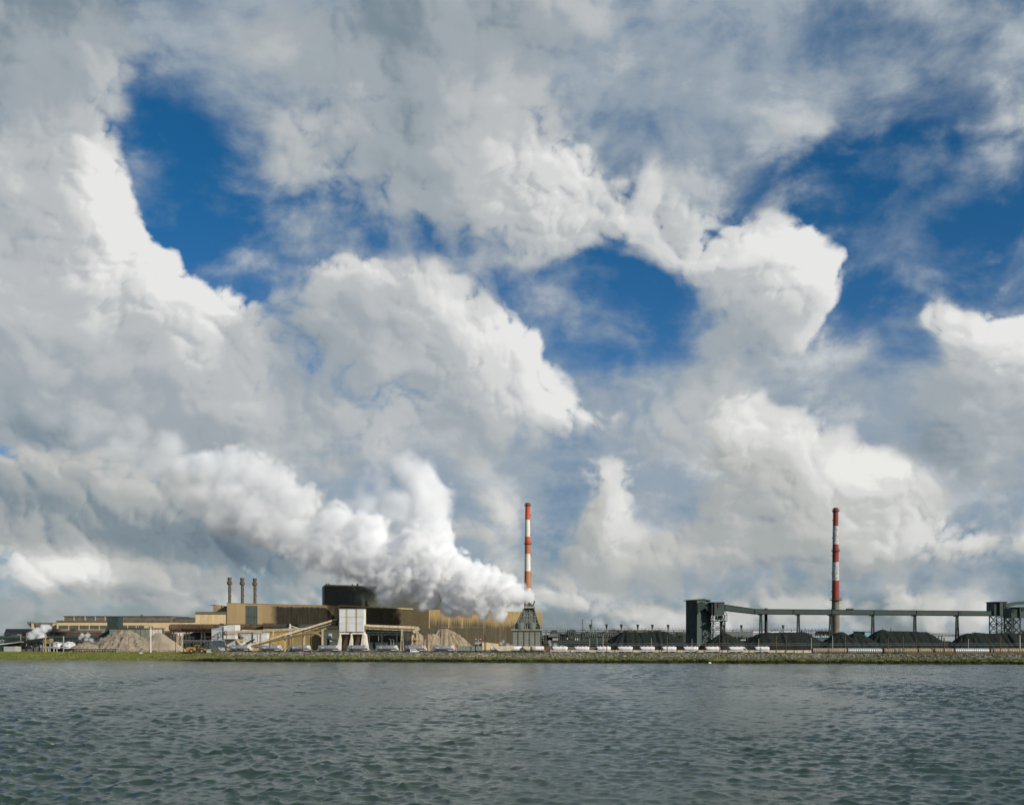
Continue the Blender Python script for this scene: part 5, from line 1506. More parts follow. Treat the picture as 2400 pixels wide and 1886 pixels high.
for i in range(7): bxp(1884 + i * 9, 1889 + i * 9, 1482 + i % 3, 1489, 642, 2).build('white_part', ('mark_white', 'galvanised_pale')[i % 2], t)
for i in range(11): MB().bar(at(1872 + i * 8, 1474.2 - (i % 3), 640), at(1872 + i * 8, 1478, 640), .2).build('lamp_post', 'plant_dark', t)
t = thing('teal_store', 'dark teal corrugated store beside the foot of the dark red chimney', 'shed', base(1930, 540))
bxp(1912, 1949, 1494, None, 540, 9).build('wall', 'teal_dark', t)
MB().slab([(wx(1911, 540), wz(1494, 540)), (wx(1950, 540), wz(1494, 540)), (wx(1950, 540), wz(1491.6, 540)), (wx(1911, 540), wz(1493, 540))], 539.5, 550).build('roof', 'teal_shed', t)
t = thing('pale_teal_shed', 'pale teal flat shed showing above the coal right of the dark red chimney', 'shed', base(2034, 620))
bxp(2012.8, 2025.5, 1479.4, None, 620, 10).build('end_wall', 'teal_dark', t)
MB().slab([(wx(2025.7, 620), GZ0), (wx(2062, 620), GZ0), (wx(2062, 620), wz(1482, 620)), (wx(2054, 620), wz(1479.6, 620)), (wx(2025.7, 620), wz(1479.6, 620))], 619, 630).build('side_wall', 'teal_shed', t)
bxp(2012.4, 2056, 1478.6, 1479.4, 618.5, 12).build('roof', 'teal_shed', t)
t = thing('stacker_conveyor', 'long grey stacker conveyor behind the largest coal heap', 'conveyor', base(2210, 600))
MB().slab([(wx(2070, 600), wz(1484, 600)), (wx(2345, 600), wz(1492, 600)), (wx(2345, 600), wz(1489.6, 600)), (wx(2070, 600), wz(1481.6, 600))], 600, 602).build('truss', 'steel_haze', t)
MB().slab([(wx(2135, 600), wz(1490, 600)), (wx(2260, 600), wz(1491.6, 600)), (wx(2260, 600), wz(1490.4, 600)), (wx(2135, 600), wz(1488.8, 600))], 600.5, 602.5).build('lower_chord', 'plant_dark', t)
for i in range(36):
    p = 2072 + i * 7.6; q = 1481.6 + (p - 2070) * .0291
    MB().bar(at(p, q, 600), at(p, q - 2.4, 600), .18).build('rail_post', 'steel_haze', t)
    MB().bar(at(p, q + 2.6, 599.8), at(p + 3.8, q + .2, 599.8), .2).build('brace', 'plant_dark', t)
MB().bar(at(2070, 1479.4, 600), at(2345, 1487.4, 600), .16).build('hand_rail', 'steel_haze', t)
for p in (2200, 2207, 2252): MB().bar(at(p, 1489, 601), (wx(p, 601), 601, GZ0), .5).build('leg', 'plant_dark', t)
for a in (2280, 2283.5, 2287): MB().bar(at(a - .8, 1483.4, 600), at(a + .8, 1480.6, 600), .3).build('sign_strut', 'plant_dark', t)


def pylon(px, tp, y, label, w=2.2):
    t = thing('lattice_pylon', label, 'pylon', (wx(px, y), y, GZ0), 'far lattice pylons')
    z1_ = wz(tp, y)
    s_ = y / FPX * w
    lattice(t, wx(px, y) - s_, wx(px, y) + s_, y - s_, y + s_, GZ0, z1_, 7, .30, .18, 'steel_haze', .18)
    for f in (.80, .92): MB().bar((wx(px, y) - s_ * 1.2, y, GZ0 + (z1_ - GZ0) * f), (wx(px, y) + s_ * 1.2, y, GZ0 + (z1_ - GZ0) * f), .25).build('cross_arm', 'steel_haze', t)


pylon(1365.4, 1449, 900, 'lattice pylon nearest the quench tower, on the skyline')
pylon(1386.8, 1450, 920, 'second lattice pylon on the skyline, behind the leftmost standpipe')
pylon(2069, 1471, 900, 'short lattice pylon on the skyline just right of the pale teal shed', 1.2)
pylon(2088, 1470.5, 900, 'short lattice pylon on the skyline above the peaked coal heap', 1.2)


# far skyline trees
def tree(px, top, y, wpx, label):
    t = thing('tree', label, 'tree', (wx(px, y), y, GZ0), 'dark trees at the edge of the yard')
    zt_ = wz(top, y); h_ = zt_ - GZ0; rx = wpx * y / FPX / 2
    x_ = wx(px, y)
    mb = MB(); mb.tube([(x_, y, GZ0), (x_ + .1, y, GZ0 + h_ * .35), (x_, y, GZ0 + h_ * .75)], [.3, .22, .08], 7)
    for i in range(5):
        a = random.random() * 6.28; z_ = GZ0 + h_ * random.uniform(.3, .6)
        mb.tube([(x_, y, z_), (x_ + math.cos(a) * rx * .6, y + math.sin(a) * rx * .6, z_ + h_ * .2)], [.1, .03], 5)
    mb.build('trunk', 'bark', t)
    V, F = [], []
    cl = [(random.gauss(0, .42), random.gauss(0, .42), random.uniform(.28, .95)) for _ in range(26)]
    for cx_, cy_, cz_ in cl:
        cr = random.uniform(.18, .34) * rx
        w_ = (1 - abs(cz_ - .55)) ** .6
        for i in range(70):
            d = Vector((random.gauss(0, 1), random.gauss(0, 1), random.gauss(0, .8))).normalized() * cr * random.random() ** .4
            c = Vector((x_ + cx_ * rx * w_, y + cy_ * rx * w_, GZ0 + h_ * min(cz_, .93))) + d
            s_ = random.uniform(.10, .22)
            u = Vector((random.uniform(-1, 1), random.uniform(-1, 1), random.uniform(-1, 1))).normalized() * s_
            v = u.orthogonal().normalized() * s_ * .7
            k0 = len(V); V += [c - u, c + v, c + u, c - v]; F.append((k0, k0 + 1, k0 + 2, k0 + 3))
    mb = MB(); mb.v = [tuple(v) for v in V]; mb.f = F; mb.sm = [False] * len(F)
    mb.build('crown', 'foliage_dark', t)


tree(2398, 1474, 520, 24, 'dark tree at the right edge below the edge transfer tower')
tree(1272, 1487, 560, 12, 'dark bushy tree right beside the quench tower base')
tree(1620, 1483, 590, 14, 'dark tree at the left foot of the bunker tower')
tree(1597, 1485, 600, 16, 'dark tree beside the long coal heap, left of the bunker tower')

# ---------------------------------------------------------------- railway
def track_y(px):
    k_ = (px - 1200.0) / FPX
    y0, x0, sl = 453.0, -117.0, -.0783
    return (y0 - sl * x0) / (1 - sl * k_)


TZ = 3.05
m0, m1 = Vector((-130, track_y(440), 0)), Vector((112, track_y(1850), 0))
t = thing('railway_track', 'black railway track under the rows of wagons', 'track', (0, 445, TZ - .1))
td = (m1 - m0).normalized()
for off in (-.72, .72): MB().bar((m0.x - td.y * off, m0.y + td.x * off, TZ + .12), (m1.x - td.y * off, m1.y + td.x * off, TZ + .12), .12, .16).build('rail', 'chassis_black', t)
sl0 = MB().bar((m0.x, m0.y - 1.25, TZ - .02), (m0.x, m0.y + 1.25, TZ - .02), .26, .2).build('sleeper', 'conveyor_brown', t)
for i in range(1, 290):
    c = sl0.copy(); COL.objects.link(c); c.parent = t
    c.location = (td.x * i * .84, td.y * i * .84, 0)


def tank_wagon(px, label, src=[None]):
    """Grey tank hopper: barrel on a black underframe, white raking frame at its right end."""
    y = track_y(px + 27); x = wx(px + 27, y)
    if src[0] is not None: return copy_thing(src[0], (x, y, TZ), label)
    t = thing('tank_wagon', label, 'wagon', (x, y, TZ), 'row of grey tank wagons')
    src[0] = t
    L = 4.35
    MB().tube([(x - L, y, TZ + 1.95), (x - L + .12, y, TZ + 1.92), (x - L + .5, y, TZ + 1.9), (x + L - .6, y, TZ + 1.9), (x + L - .2, y, TZ + 1.9)], [.45, .8, .95, .95, .72], 20).build('barrel', 'tank_grey', t)
    MB().slab([(x - L + 1.2, TZ + .85), (x + L - 1.6, TZ + .85), (x + L - .5, TZ + 1.6), (x - L + .1, TZ + 1.6)], y - .8, y + .8).build('hopper_belly', 'plant_dark', t)
    for s_ in (-.75, .0, .75): MB().tube([(x + s_ * 3.4, y - .3, TZ + 2.8), (x + s_ * 3.4, y - .3, TZ + 3.0)], .32, 10).build('hatch', 'tank_grey', t)
    MB().box(x - L - .5, x + L + .6, y - .95, y + .95, TZ + .52, TZ + .82).build('underframe', 'chassis_black', t)
    for wxo in (-3.5, -2.2, 2.2, 3.5):
        for sd in (-1, 1): MB().tube([(x + wxo, y + sd * .74 - .06, TZ + .42), (x + wxo, y + sd * .74 + .06, TZ + .42)], .40, 14).build('wheel', 'chassis_black', t)
    ef = MB()
    ef.slab([(x + L - .75, TZ + 2.85), (x + L - 1.25, TZ + 2.5), (x + L - 1.2, TZ + 1.9), (x + L - .6, TZ + 1.75), (x + L + .55, TZ + .8), (x + L + .85, TZ + .8), (x + L + .1, TZ + 2.1), (x + L - .1, TZ + 2.85)][::-1], y - 1.02, y - .86)
    ef.build('end_frame', 'wagon_white', t)
    ef = MB()
    ef.slab([(x + L - .75, TZ + 2.85), (x + L - .4, TZ + 1.75), (x + L + .55, TZ + .8), (x + L + .85, TZ + .8), (x + L + .1, TZ + 2.1), (x + L - .1, TZ + 2.85)][::-1], y + .86, y + 1.0)
    ef.build('end_frame', 'wagon_white', t)
    MB().box(x + L - 2.4, x + L - .1, y - 1.0, y - .9, TZ + .84, TZ + 1.05).build('skirt', 'wagon_white', t)
    MB().slab([(x - L + .1, TZ + 1.6), (x - L - .1, TZ + .85), (x - L + .5, TZ + .85), (x - L + .75, TZ + 1.15)][::1], y - .98, y - .88).build('end_brace', 'tank_grey', t)
    # stencilled letters, too worn to read at this distance
    for i in range(3):
        ox = x - 2.75 + i * .42
        g_ = MB()
        g_.box(ox, ox + .12, y - .985, y - .965, TZ + 1.72, TZ + 2.12)
        if i != 1: g_.box(ox + .13, ox + .32, y - .985, y - .965, TZ + 2.0, TZ + 2.12)
        else: g_.box(ox + .20, ox + .32, y - .985, y - .965, TZ + 1.72, TZ + 2.12)
        g_.box(ox + .125, ox + .27, y - .985, y - .965, TZ + 1.86, TZ + 1.95)
        g_.build('stencil_mark', 'mark_white', t)
    return t


for i, px in enumerate((535, 606, 674.5, 743, 811.5, 879, 945, 1012)):
    tank_wagon(px, ('first grey tank wagon, in front of the white plant house', 'second grey tank wagon, in front of the ochre shed\'s left end', 'third grey tank wagon, in front of the ochre shed',
                    'fourth grey tank wagon, in front of the dish fan', 'fifth grey tank wagon, beneath the loading tower', 'sixth grey tank wagon, just right of the loading tower',
                    'seventh grey tank wagon, behind the white van', 'eighth grey tank wagon, in front of the tall ore heap')[i])


def white_wagon(px0, px1, label):
    y = track_y((px0 + px1) / 2); x0, x1 = wx(px0, y), wx(px1, y); cx_ = (x0 + x1) / 2
    t = thing('hopper_wagon', label, 'wagon', (cx_, y, TZ), 'row of white hopper wagons')
    n_ = 18
    mb = MB(); V, F = [], []
    rings = [(0, 0.0), (.02, .55), (.06, .93), (.10, 1.0), (.92, 1.0), (.96, .95), (1.0, .6), (1.0, 0.0)]
    for f, r in rings:
        for k_ in range(n_):
            a = 2 * math.pi * k_ / n_
            zz = TZ + 1.62 + .86 * r * math.sin(a); yy = y + .92 * r * math.cos(a)
            sh = (TZ + 2.48 - zz) / 1.72          # ends lean inwards towards the bottom
            xx = x0 + (x1 - x0) * f + (.95 * sh if f < .5 else -.35 * sh) * min(1, abs(.5 - f) * 2.2)
            V.append((xx, yy, zz))
    for i in range(len(rings) - 1):
        for k_ in range(n_): F.append((i * n_ + k_, i * n_ + (k_ + 1) % n_, (i + 1) * n_ + (k_ + 1) % n_, (i + 1) * n_ + k_))
    mb.add(V, F, True)
    mb.build('barrel', 'wagon_white', t)
    mb = MB().box(x0 + .5, x1 - .2, y - .85, y + .85, TZ + .56, TZ + .80)
    mb.build('underframe', 'wagon_white', t)
    MB().box(x0 + .2, x1, y - .6, y + .6, TZ + .40, TZ + .55).build('sole_bar', 'chassis_black', t)
    MB().add([(x0 + .02, y - .75, TZ + 2.35), (x0 + .75, y - .62, TZ + .85), (x0 + .75, y + .62, TZ + .85), (x0 + .02, y + .75, TZ + 2.35)], [(0, 1, 2, 3)]).build('end_plate', 'plant_dark', t)
    for wo in (.22, .38, .66, .82):
        for sd in (-1, 1): MB().tube([(x0 + (x1 - x0) * wo, y + sd * .74 - .06, TZ + .40), (x0 + (x1 - x0) * wo, y + sd * .74 + .06, TZ + .40)], .38, 12).build('wheel', 'chassis_black', t)
    for q in (.3, .55, .8): MB().tube([(x0 + (x1 - x0) * q, y, TZ + 2.4), (x0 + (x1 - x0) * q, y, TZ + 2.62)], .28, 8).build('hatch', 'wagon_white', t)
    for i in range(3):
        ox = x0 + 1.15 + i * .36
        MB().box(ox, ox + .2, y - .96, y - .94, TZ + 1.55, TZ + 1.78).build('stencil_mark', 'mark_white', t)
    return t


WW = [(1291, 1331, 'white hopper wagon beside the rusty twin posts, first of the row'), (1343, 1381.5, 'white hopper wagon second in the row, before the crusher house'), (1395.5, 1432, 'white hopper wagon third in the row, behind the pair of rusty posts'),
      (1445, 1483.5, 'white hopper wagon fourth in the row, at the left foot of the long coal heap'), (1497, 1535, 'white hopper wagon fifth in the row, below the middle of the long coal heap'), (1549, 1585.5, 'white hopper wagon sixth in the row, crossed by a rusty post'),
      (1599, 1637, 'white hopper wagon seventh in the row, below the bunker tower'), (1650, 1688, 'white hopper wagon eighth in the row, below the pointed coal heap'), (1766, 1803.5, 'white hopper wagon last in the row, standing alone')]
for a, b_, lab in WW: white_wagon(a, b_, lab)
w_ = white_wagon(1705, 1745, 'longer white hopper wagon with raking end brace, ninth in the row')
y = track_y(1745)
MB().bar((wx(1744, y), y - .9, TZ + 2.3), (wx(1751, y), y - .9, TZ + .7), .3, .2).build('end_brace', 'wagon_white', w_)

# cream covered hoppers left of the white row
for a, b_, lab in ((1149, 1224, 'long cream hopper wagon with boarded chevron side in front of the quench tower'), (1225.5, 1275.5, 'short cream hopper wagon with ladder side in front of the quench tower')):
    y = track_y((a + b_) / 2); x0, x1 = wx(a, y), wx(b_, y)
    t = thing('covered_wagon', lab, 'wagon', ((x0 + x1) / 2, y, TZ), 'cream hopper wagons')
    MB().tube([(x0, y, TZ + 1.62), (x0 + .15, y, TZ + 1.62), (x0 + .5, y, TZ + 1.62), (x1 - .5, y, TZ + 1.62), (x1 - .1, y, TZ + 1.62)], [.6, .85, .98, .98, .85], 18).build('barrel', 'wagon_white', t)
    s0, s1 = (.13, .74) if a < 1200 else (.03, .58)
    xa_, xb_ = x0 + (x1 - x0) * s0, x0 + (x1 - x0) * s1
    MB().slab([(xa_ + 1.5, TZ + .70), (xb_ - 1.3, TZ + .70), (xb_ + .2, TZ + 1.75), (xb_ + .2, TZ + 2.45), (xa_ - .3, TZ + 2.45), (xa_ - .1, TZ + 1.9)], y - 1.06, y + .9).build('side_sheet', 'wagon_cream', t)
    MB().bar((xa_ - .1, y - 1.1, TZ + 1.9), (xa_ + 1.5, y - 1.1, TZ + .68), .12, .14).build('edge_strip', 'chassis_black', t)
    MB().bar((xb_ + .2, y - 1.1, TZ + 1.75), (xb_ - 1.3, y - 1.1, TZ + .68), .12, .14).build('edge_strip', 'rust_steel', t)
    if a > 1200:
        for i in range(6): MB().box(xa_ + .9 + i * .55, xa_ + 1.1 + i * .55, y - 1.14, y - 1.08, TZ + .75, TZ + 1.35).build('rung', 'rust_steel', t)
    MB().box(x0 + .1, x1 - .1, y - .85, y + .85, TZ + .46, TZ + .66).build('underframe', 'chassis_black', t)
    for wo in (.12, .24, .76, .88):
        for sd in (-1, 1): MB().tube([(x0 + (x1 - x0) * wo, y + sd * .74 - .06, TZ + .40), (x0 + (x1 - x0) * wo, y + sd * .74 + .06, TZ + .40)], .38, 12).build('wheel', 'chassis_black', t)

# ribbed open wagons between the grey and the cream ones
y = track_y(1100)
t = thing('ribbed_wagon', 'grey green open wagon with ribbed sides between the tank and cream wagons', 'wagon', (wx(1101, y), y, TZ))
MB().box(wx(1072.5, y), wx(1131, y), y - 1.0, y + 1.0, TZ + .75, TZ + 2.5).build('body', 'fence_green', t)
for i in range(17):
    p = 1074 + i * 3.45
    MB().slab([(wx(p, y), TZ + .75), (wx(p + 1.3, y), TZ + .75), (wx(p + 2.2, y), TZ + 1.6), (wx(p + 1.3, y), TZ + 2.5), (wx(p, y), TZ + 2.5), (wx(p + .9, y), TZ + 1.6)], y - 1.12, y - 1.0).build('rib', 'galvanised_pale', t)
MB().box(wx(1071, y), wx(1132, y), y - 1.05, y + 1.05, TZ + 2.5, TZ + 2.62).build('top_rail', 'fence_green', t)
MB().box(wx(1071, y), wx(1133, y), y - .9, y + .9, TZ + .46, TZ + .74).build('underframe', 'chassis_black', t)
for wo in (1078, 1087, 1116, 1125):
    for sd in (-1, 1): MB().tube([(wx(wo, y), y + sd * .74 - .06, TZ + .42), (wx(wo, y), y + sd * .74 + .06, TZ + .42)], .38, 12).build('wheel', 'chassis_black', t)
t = thing('brown_box_wagon', 'small brown box wagon squeezed between the cream and white wagons', 'wagon', (wx(1284, track_y(1284)), track_y(1284), TZ))
y = track_y(1284)
MB().box(wx(1280.5, y), wx(1289.5, y), y - .9, y + .9, TZ + .6, TZ + 2.4).build('body', 'red_brown_wall', t)
MB().box(wx(1280, y), wx(1290, y), y - 1.0, y + 1.0, TZ + 2.4, TZ + 2.55).build('roof', 'brown_roof', t)
MB().box(wx(1280.3, y), wx(1289.7, y), y - .8, y + .8, TZ + .3, TZ + .6).build('underframe', 'chassis_black', t)

# low concrete wall behind the white row
t = thing('concrete_wall', 'low pale concrete wall with buttresses behind the white wagons', 'wall', (wx(1600, 447), 447, TZ))
a, b_ = Vector((wx(1276, 449), 449)), Vector((wx(1905, 444), 444))
n_ = 30
for i in range(n_):
    p, q = a.lerp(b_, i / n_), a.lerp(b_, (i + .97) / n_)
    MB().prism([(p.x, p.y), (q.x, q.y), (q.x, q.y + .4), (p.x, p.y + .4)], TZ - .2, TZ + .95).build('panel', 'wagon_cream', t)
    MB().prism([(p.x - .12, p.y - .25), (p.x + .12, p.y - .25), (p.x + .12, p.y - .02), (p.x - .12, p.y - .02)], TZ - .2, TZ + .9).build('buttress', 'rust_strip', t)

# corrugated culvert pipes on the right
CP = [(1904, 1983, 'tan', 'tan corrugated culvert pipe nearest the white wagons, its dark mouth showing'), (1986.5, 2066, 'grey', 'grey corrugated culvert pipe second from the white wagons'), (2071, 2148, 'tan', 'tan corrugated culvert pipe below the largest coal heap, half behind red soil'),
      (2152, 2233, 'tan', 'tan corrugated culvert pipe behind the highest part of the red soil mound'), (2237.5, 2316, 'bright', 'brightest silvery corrugated culvert pipe, behind the red soil'), (2320.5, 2410, 'tan', 'tan corrugated culvert pipe running out at the right edge')]
for a, b_, cc, lab in CP:
    y = 427.0 - (a - 1900) * .006
    p0, p1 = Vector((wx(a, y), y, 0)), Vector((wx(b_, y), y - .5, 0))
    R = 6.4 * y / FPX; zc = 3.0 + R
    t = thing('culvert_pipe', lab, 'pipe', ((p0.x + p1.x) / 2, y, 3.0), 'row of corrugated culvert pipes')
    n_ = 96
    pts, rad = [], []
    for i in range(n_ + 1):
        p = p0.lerp(p1, i / n_); pts.append((p.x, p.y, zc)); rad.append(R * (1 + .045 * math.cos(2 * math.pi * i / 6)))
    MB().tube(pts, rad, 22, caps=False).build('shell', 'culvert_tan' if cc == 'tan' else 'culvert_grey', t)
    MB().tube([(p0.x + .05, p0.y, zc), (p0.x + 1.2, p0.y, zc)], [R * .93, R * .9], 22, caps=True).build('mouth', 'black_steel', t)
    for f in (0, 1):
        p = p0.lerp(p1, f); MB().tube([(p.x - .08, p.y, zc), (p.x + .08, p.y, zc)], R * 1.06, 22, caps=False).build('rim', 'rust_steel', t)
    if b_ - a > 70 and cc == 'tan':
        p = p0.lerp(p1, .45); MB().tube([(p.x - .12, p.y, zc), (p.x + .12, p.y, zc)], R * 1.07, 22, caps=False).build('coupling_band', 'rust_steel', t)

# ---------------------------------------------------------------- vehicles
y = 440.0
x = wx(972, y); z = float(ground_z(x, y)) + .02
t = thing('van', 'small white van parked in front of the seventh grey tank wagon', 'van', (x, y, z))
prof = [(-1.72, .32), (1.72, .32), (1.74, .62), (1.60, .78), (.92, .92), (.42, 1.50), (.18, 1.60), (-1.52, 1.60), (-1.70, 1.42), (-1.74, .7)]
MB().slab([(x + a, z + b_) for a, b_ in prof], y - .78, y + .78).build('body', 'van_white', t)
for a, b_ in ((-1.45, -.80), (-.70, -.15)): MB().box(x + a, x + b_, y - .80, y - .785, z + 1.02, z + 1.42).build('side_window', 'glass_dark', t)
MB().slab([(x - .03, z + 1.02), (x + .62, z + 1.02), (x + .30, z + 1.42), (x - .03, z + 1.42)], y - .80, y - .785).build('door_window', 'glass_dark', t)
MB().add([(x + .96, y - .68, z + .96), (x + .96, y + .68, z + .96), (x + .47, y + .62, z + 1.49), (x + .47, y - .62, z + 1.49)], [(0, 1, 2, 3)]).build('windscreen', 'glass_dark', t)
for a in (-1.1, 1.12):
    for sd in (-1, 1):
        w_ = MB().tube([(x + a, y + sd * .74 - .1, z + .30), (x + a, y + sd * .74 + .1, z + .30)], .30, 16).build('wheel', 'tyre', t)
        MB().tube([(x + a, y + sd * .74 - .115, z + .30), (x + a, y + sd * .74 + .115, z + .30)], .17, 12).build('hub_cap', 'galvanised_pale', w_)
MB().box(x + 1.66, x + 1.78, y - .76, y + .76, z + .34, z + .52).build('bumper', 'platform_steel', t)
MB().box(x + 1.60, x + 1.72, y - .72, y - .50, z + .60, z + .76).build('headlight', 'mark_white', t)

y = 447.0
x = wx(465, y); z = float(ground_z(x, y)) + .02
t = thing('wheel_loader', 'yellow articulated wheel loader with raised dark boom facing the white plant house', 'loader', (x, y, z))
MB().slab([(x - 4.7, z + 1.0), (x - 1.0, z + 1.0), (x - .9, z + 1.7), (x - 1.0, z + 2.35), (x - 4.4, z + 2.3), (x - 4.8, z + 1.9)], y - 1.0, y + 1.0).build('engine_body', 'loader_yellow', t)
MB().slab([(x - 4.3, z + 2.35), (x - 1.4, z + 2.4), (x - 1.4, z + 2.62), (x - 4.0, z + 2.6)], y - .8, y + .8).build('bonnet', 'conveyor_brown', t)
cb = MB().slab([(x - 1.3, z + 1.6), (x + .55, z + 1.6), (x + .7, z + 2.4), (x + .35, z + 3.3), (x - 1.2, z + 3.3)], y - .8, y + .8).build('cab', 'glass_dark', t)
MB().box(x - 1.35, x + .5, y - .85, y + .85, z + 3.3, z + 3.45).build('cab_roof', 'loader_yellow', cb)
for a in (-1.3, .45): MB().bar((x + a, y - .83, z + 1.6), (x + a * .85, y - .83, z + 3.3), .12).build('cab_post', 'loader_yellow', cb)
MB().slab([(x + .5, z + .9), (x + 2.9, z + .9), (x + 3.0, z + 1.5), (x + 1.9, z + 2.1), (x + .7, z + 2.0)], y - .7, y + .7).build('front_frame', 'chassis_black', t)
for sd in (-.75, .75): MB().bar((x + 1.2, y + sd, z + 2.0), (x + 4.1, y + sd, z + 1.0), .25, .45).build('boom_arm', 'loader_yellow', t)
MB().slab([(x + 3.7, z + .25), (x + 5.5, z + .12), (x + 5.6, z + .25), (x + 4.6, z + .8), (x + 5.0, z + 1.7), (x + 4.1, z + 1.5), (x + 3.7, z + .9)], y - 1.5, y + 1.5).build('bucket', 'galvanised_pale', t)
for a in (-2.45, 1.75):
    for sd in (-1, 1):
        w_ = MB().tube([(x + a, y + sd * 1.15 - .34, z + .95), (x + a, y + sd * 1.15 - .30, z + .95), (x + a, y + sd * 1.15 + .30, z + .95), (x + a, y + sd * 1.15 + .34, z + .95)], [.82, .95, .95, .82], 20).build('wheel', 'tyre', t)
        MB().tube([(x + a, y + sd * 1.15 - .36, z + .95), (x + a, y + sd * 1.15 + .36, z + .95)], .45, 14).build('rim', 'loader_yellow', w_)
MB().tube([(x - 3.2, y + .3, z + 2.6), (x - 3.2, y + .3, z + 3.3)], .09, 8).build('exhaust', 'chassis_black', t)
tag(heap('soot_heap', None, None, 'plant_dark', [(483, 1509, 492, 1504)], 462, 1.1, .9, .8, .3, 2.0), 'dark dirt heap behind the wheel loader, against the white plant house', 'heap')

# ---------------------------------------------------------------- posts and lamps along the bank
PO = [  # column, top row, distance, kind, label
    (274, 1489, 452, 'pale', 'slim pale post in front of the big rubble heap'), (302, 1487, 455, 'rust', 'thin rusty post before the crest of the rubble heap'), (412, 1491, 448, 'rust', 'rusty post left of the white lattice mast'), (430, 1491, 448, 'rust', 'rusty post right of the white lattice mast'),
    (453, 1493, 450, 'rust', 'thin rusty post behind the tail of the wheel loader'), (510, 1488.5, 446, 'rust', 'rusty post before the white plant house\'s left half'), (531, 1481, 446, 'rust', 'taller rusty post at the left end of the first tank wagon'),
    (609.5, 1485, 444, 'rust', 'rusty post at the left end of the second tank wagon'), (632, 1486.5, 444, 'rust', 'rusty post across the middle of the second tank wagon'), (709.7, 1476.5, 443, 'rust', 'tallest rusty post, across the third tank wagon'), (729.5, 1487, 443, 'rust', 'rusty post right of the third tank wagon'),
    (851, 1482, 442, 'rust', 'thin rusty post before the right fin of the loading tower'), (865.5, 1488, 442, 'rust', 'rusty post between the fifth and sixth tank wagons'), (993.5, 1488, 440, 'rust', 'rusty post at the right end of the seventh tank wagon'), (1001.8, 1487, 440, 'rust', 'rusty post between the seventh and eighth tank wagons'),
    (1135.6, 1486.5, 440, 'rust', 'rusty post right of the ribbed open wagon'), (1138.6, 1490, 441, 'rust', 'shorter rusty post beside the one by the ribbed wagon'), (1277.6, 1488, 438, 'rust', 'left of the rusty twin posts beside the quench tower'), (1280.2, 1488.5, 438, 'rust', 'right of the rusty twin posts beside the quench tower'),
    (1382, 1496, 455, 'pale', 'slim pale post behind the second white wagon'), (1399.7, 1495, 455, 'pale', 'slim pale post behind the third white wagon'), (1413.6, 1489.5, 432, 'pale', 'greyish post in front of the third white wagon'), (1422.3, 1488.5, 432, 'rust', 'rusty post beside the greyish one at the third white wagon'),
    (1527, 1495.5, 455, 'pale', 'slim pale post behind the fifth white wagon'), (1550, 1495, 431, 'rust', 'rusty post at the left end of the sixth white wagon'), (1563.5, 1490, 431, 'rust', 'rusty post across the sixth white wagon'), (1622, 1497, 452, 'pale', 'faint slim post before the bunker tower'),
    (1653.5, 1490, 450, 'rust', 'rusty post behind the eighth white wagon'), (1685.8, 1491, 430, 'rust', 'rusty post at the right end of the eighth white wagon'), (1705.3, 1490, 430, 'rust', 'rusty post with dark board at the ninth white wagon'), (1778.5, 1497, 450, 'pale', 'slim pale post behind the last white wagon'),
    (1819.4, 1489.5, 429, 'rust', 'rusty post right of the last white wagon'), (1842.5, 1489.5, 429, 'rust', 'rusty post midway between the last wagon and the culvert pipes'), (1901.8, 1495.5, 445, 'pale', 'pale post at the mouth of the first culvert pipe'), (1951.8, 1490, 445, 'pale', 'pale post in front of the dark red chimney'),
    (1981.2, 1490.5, 433, 'rust', 'rusty post at the right end of the first culvert pipe'), (2024, 1496.5, 440, 'rust', 'short rusty post behind the second culvert pipe'), (2081.8, 1492.5, 424, 'rust', 'rusty post with a lamp at the third culvert pipe\'s left end'), (2117, 1491.5, 423, 'rust', 'rusty post across the third culvert pipe'),
    (2146.5, 1498, 440, 'rust', 'rusty post behind the right end of the third culvert pipe'), (2212.8, 1494.5, 422, 'rust', 'thick rusty post across the fourth culvert pipe'), (2253.6, 1493.5, 430, 'rust', 'rusty post across the silvery culvert pipe'), (2269.2, 1497.5, 440, 'pale', 'pale post behind the silvery culvert pipe'),
    (2345.2, 1492.5, 422, 'rust', 'rusty post across the last culvert pipe'), (2390.6, 1488.5, 432, 'pale', 'thick pale post near the right edge'), (48, 1487, 480, 'pale', 'dull post behind the slag conveyor'), (62, 1483, 480, 'pale', 'taller dull post behind the slag conveyor'),
]
for px, tp, y, kd, lab in PO:
    x = wx(px, y); z = float(ground_z(x, y)) - .2
    le = random.uniform(-.12, .12)
    p1 = Vector((x + le, y, wz(tp, y)))
    r0 = .17 if kd == 'rust' else .14
    if 'thick' in lab: r0 = .26
    if 'thin' in lab or 'slim' in lab or 'faint' in lab: r0 = .10
    t = thing('post', lab, 'post', (x, y, z), 'posts along the bank')
    MB().tube([(x, y, z), Vector((x, y, z)).lerp(p1, .5), p1], [r0, r0 * .95, r0 * .85], 7).build('shaft', 'rust_steel' if kd == 'rust' else 'pole_pale', t)
    MB().tube([p1, p1 + Vector((0, 0, .12))], r0 * 1.25, 7).build('cap', 'rust_steel' if kd == 'rust' else 'pole_pale', t)
    if kd == 'rust' and random.random() < .6:
        MB().bar(p1 + Vector((0, -.1, -random.uniform(.6, 1.4))), p1 + Vector((.45, -.1, -random.uniform(.4, 1.2))), .09).build('bracket', 'rust_steel', t)
    if 'board' in lab: MB().box(x - .9, x + .5, y - .3, y - .2, wz(1497, y), wz(1489.6, y)).build('board', 'black_steel', t)


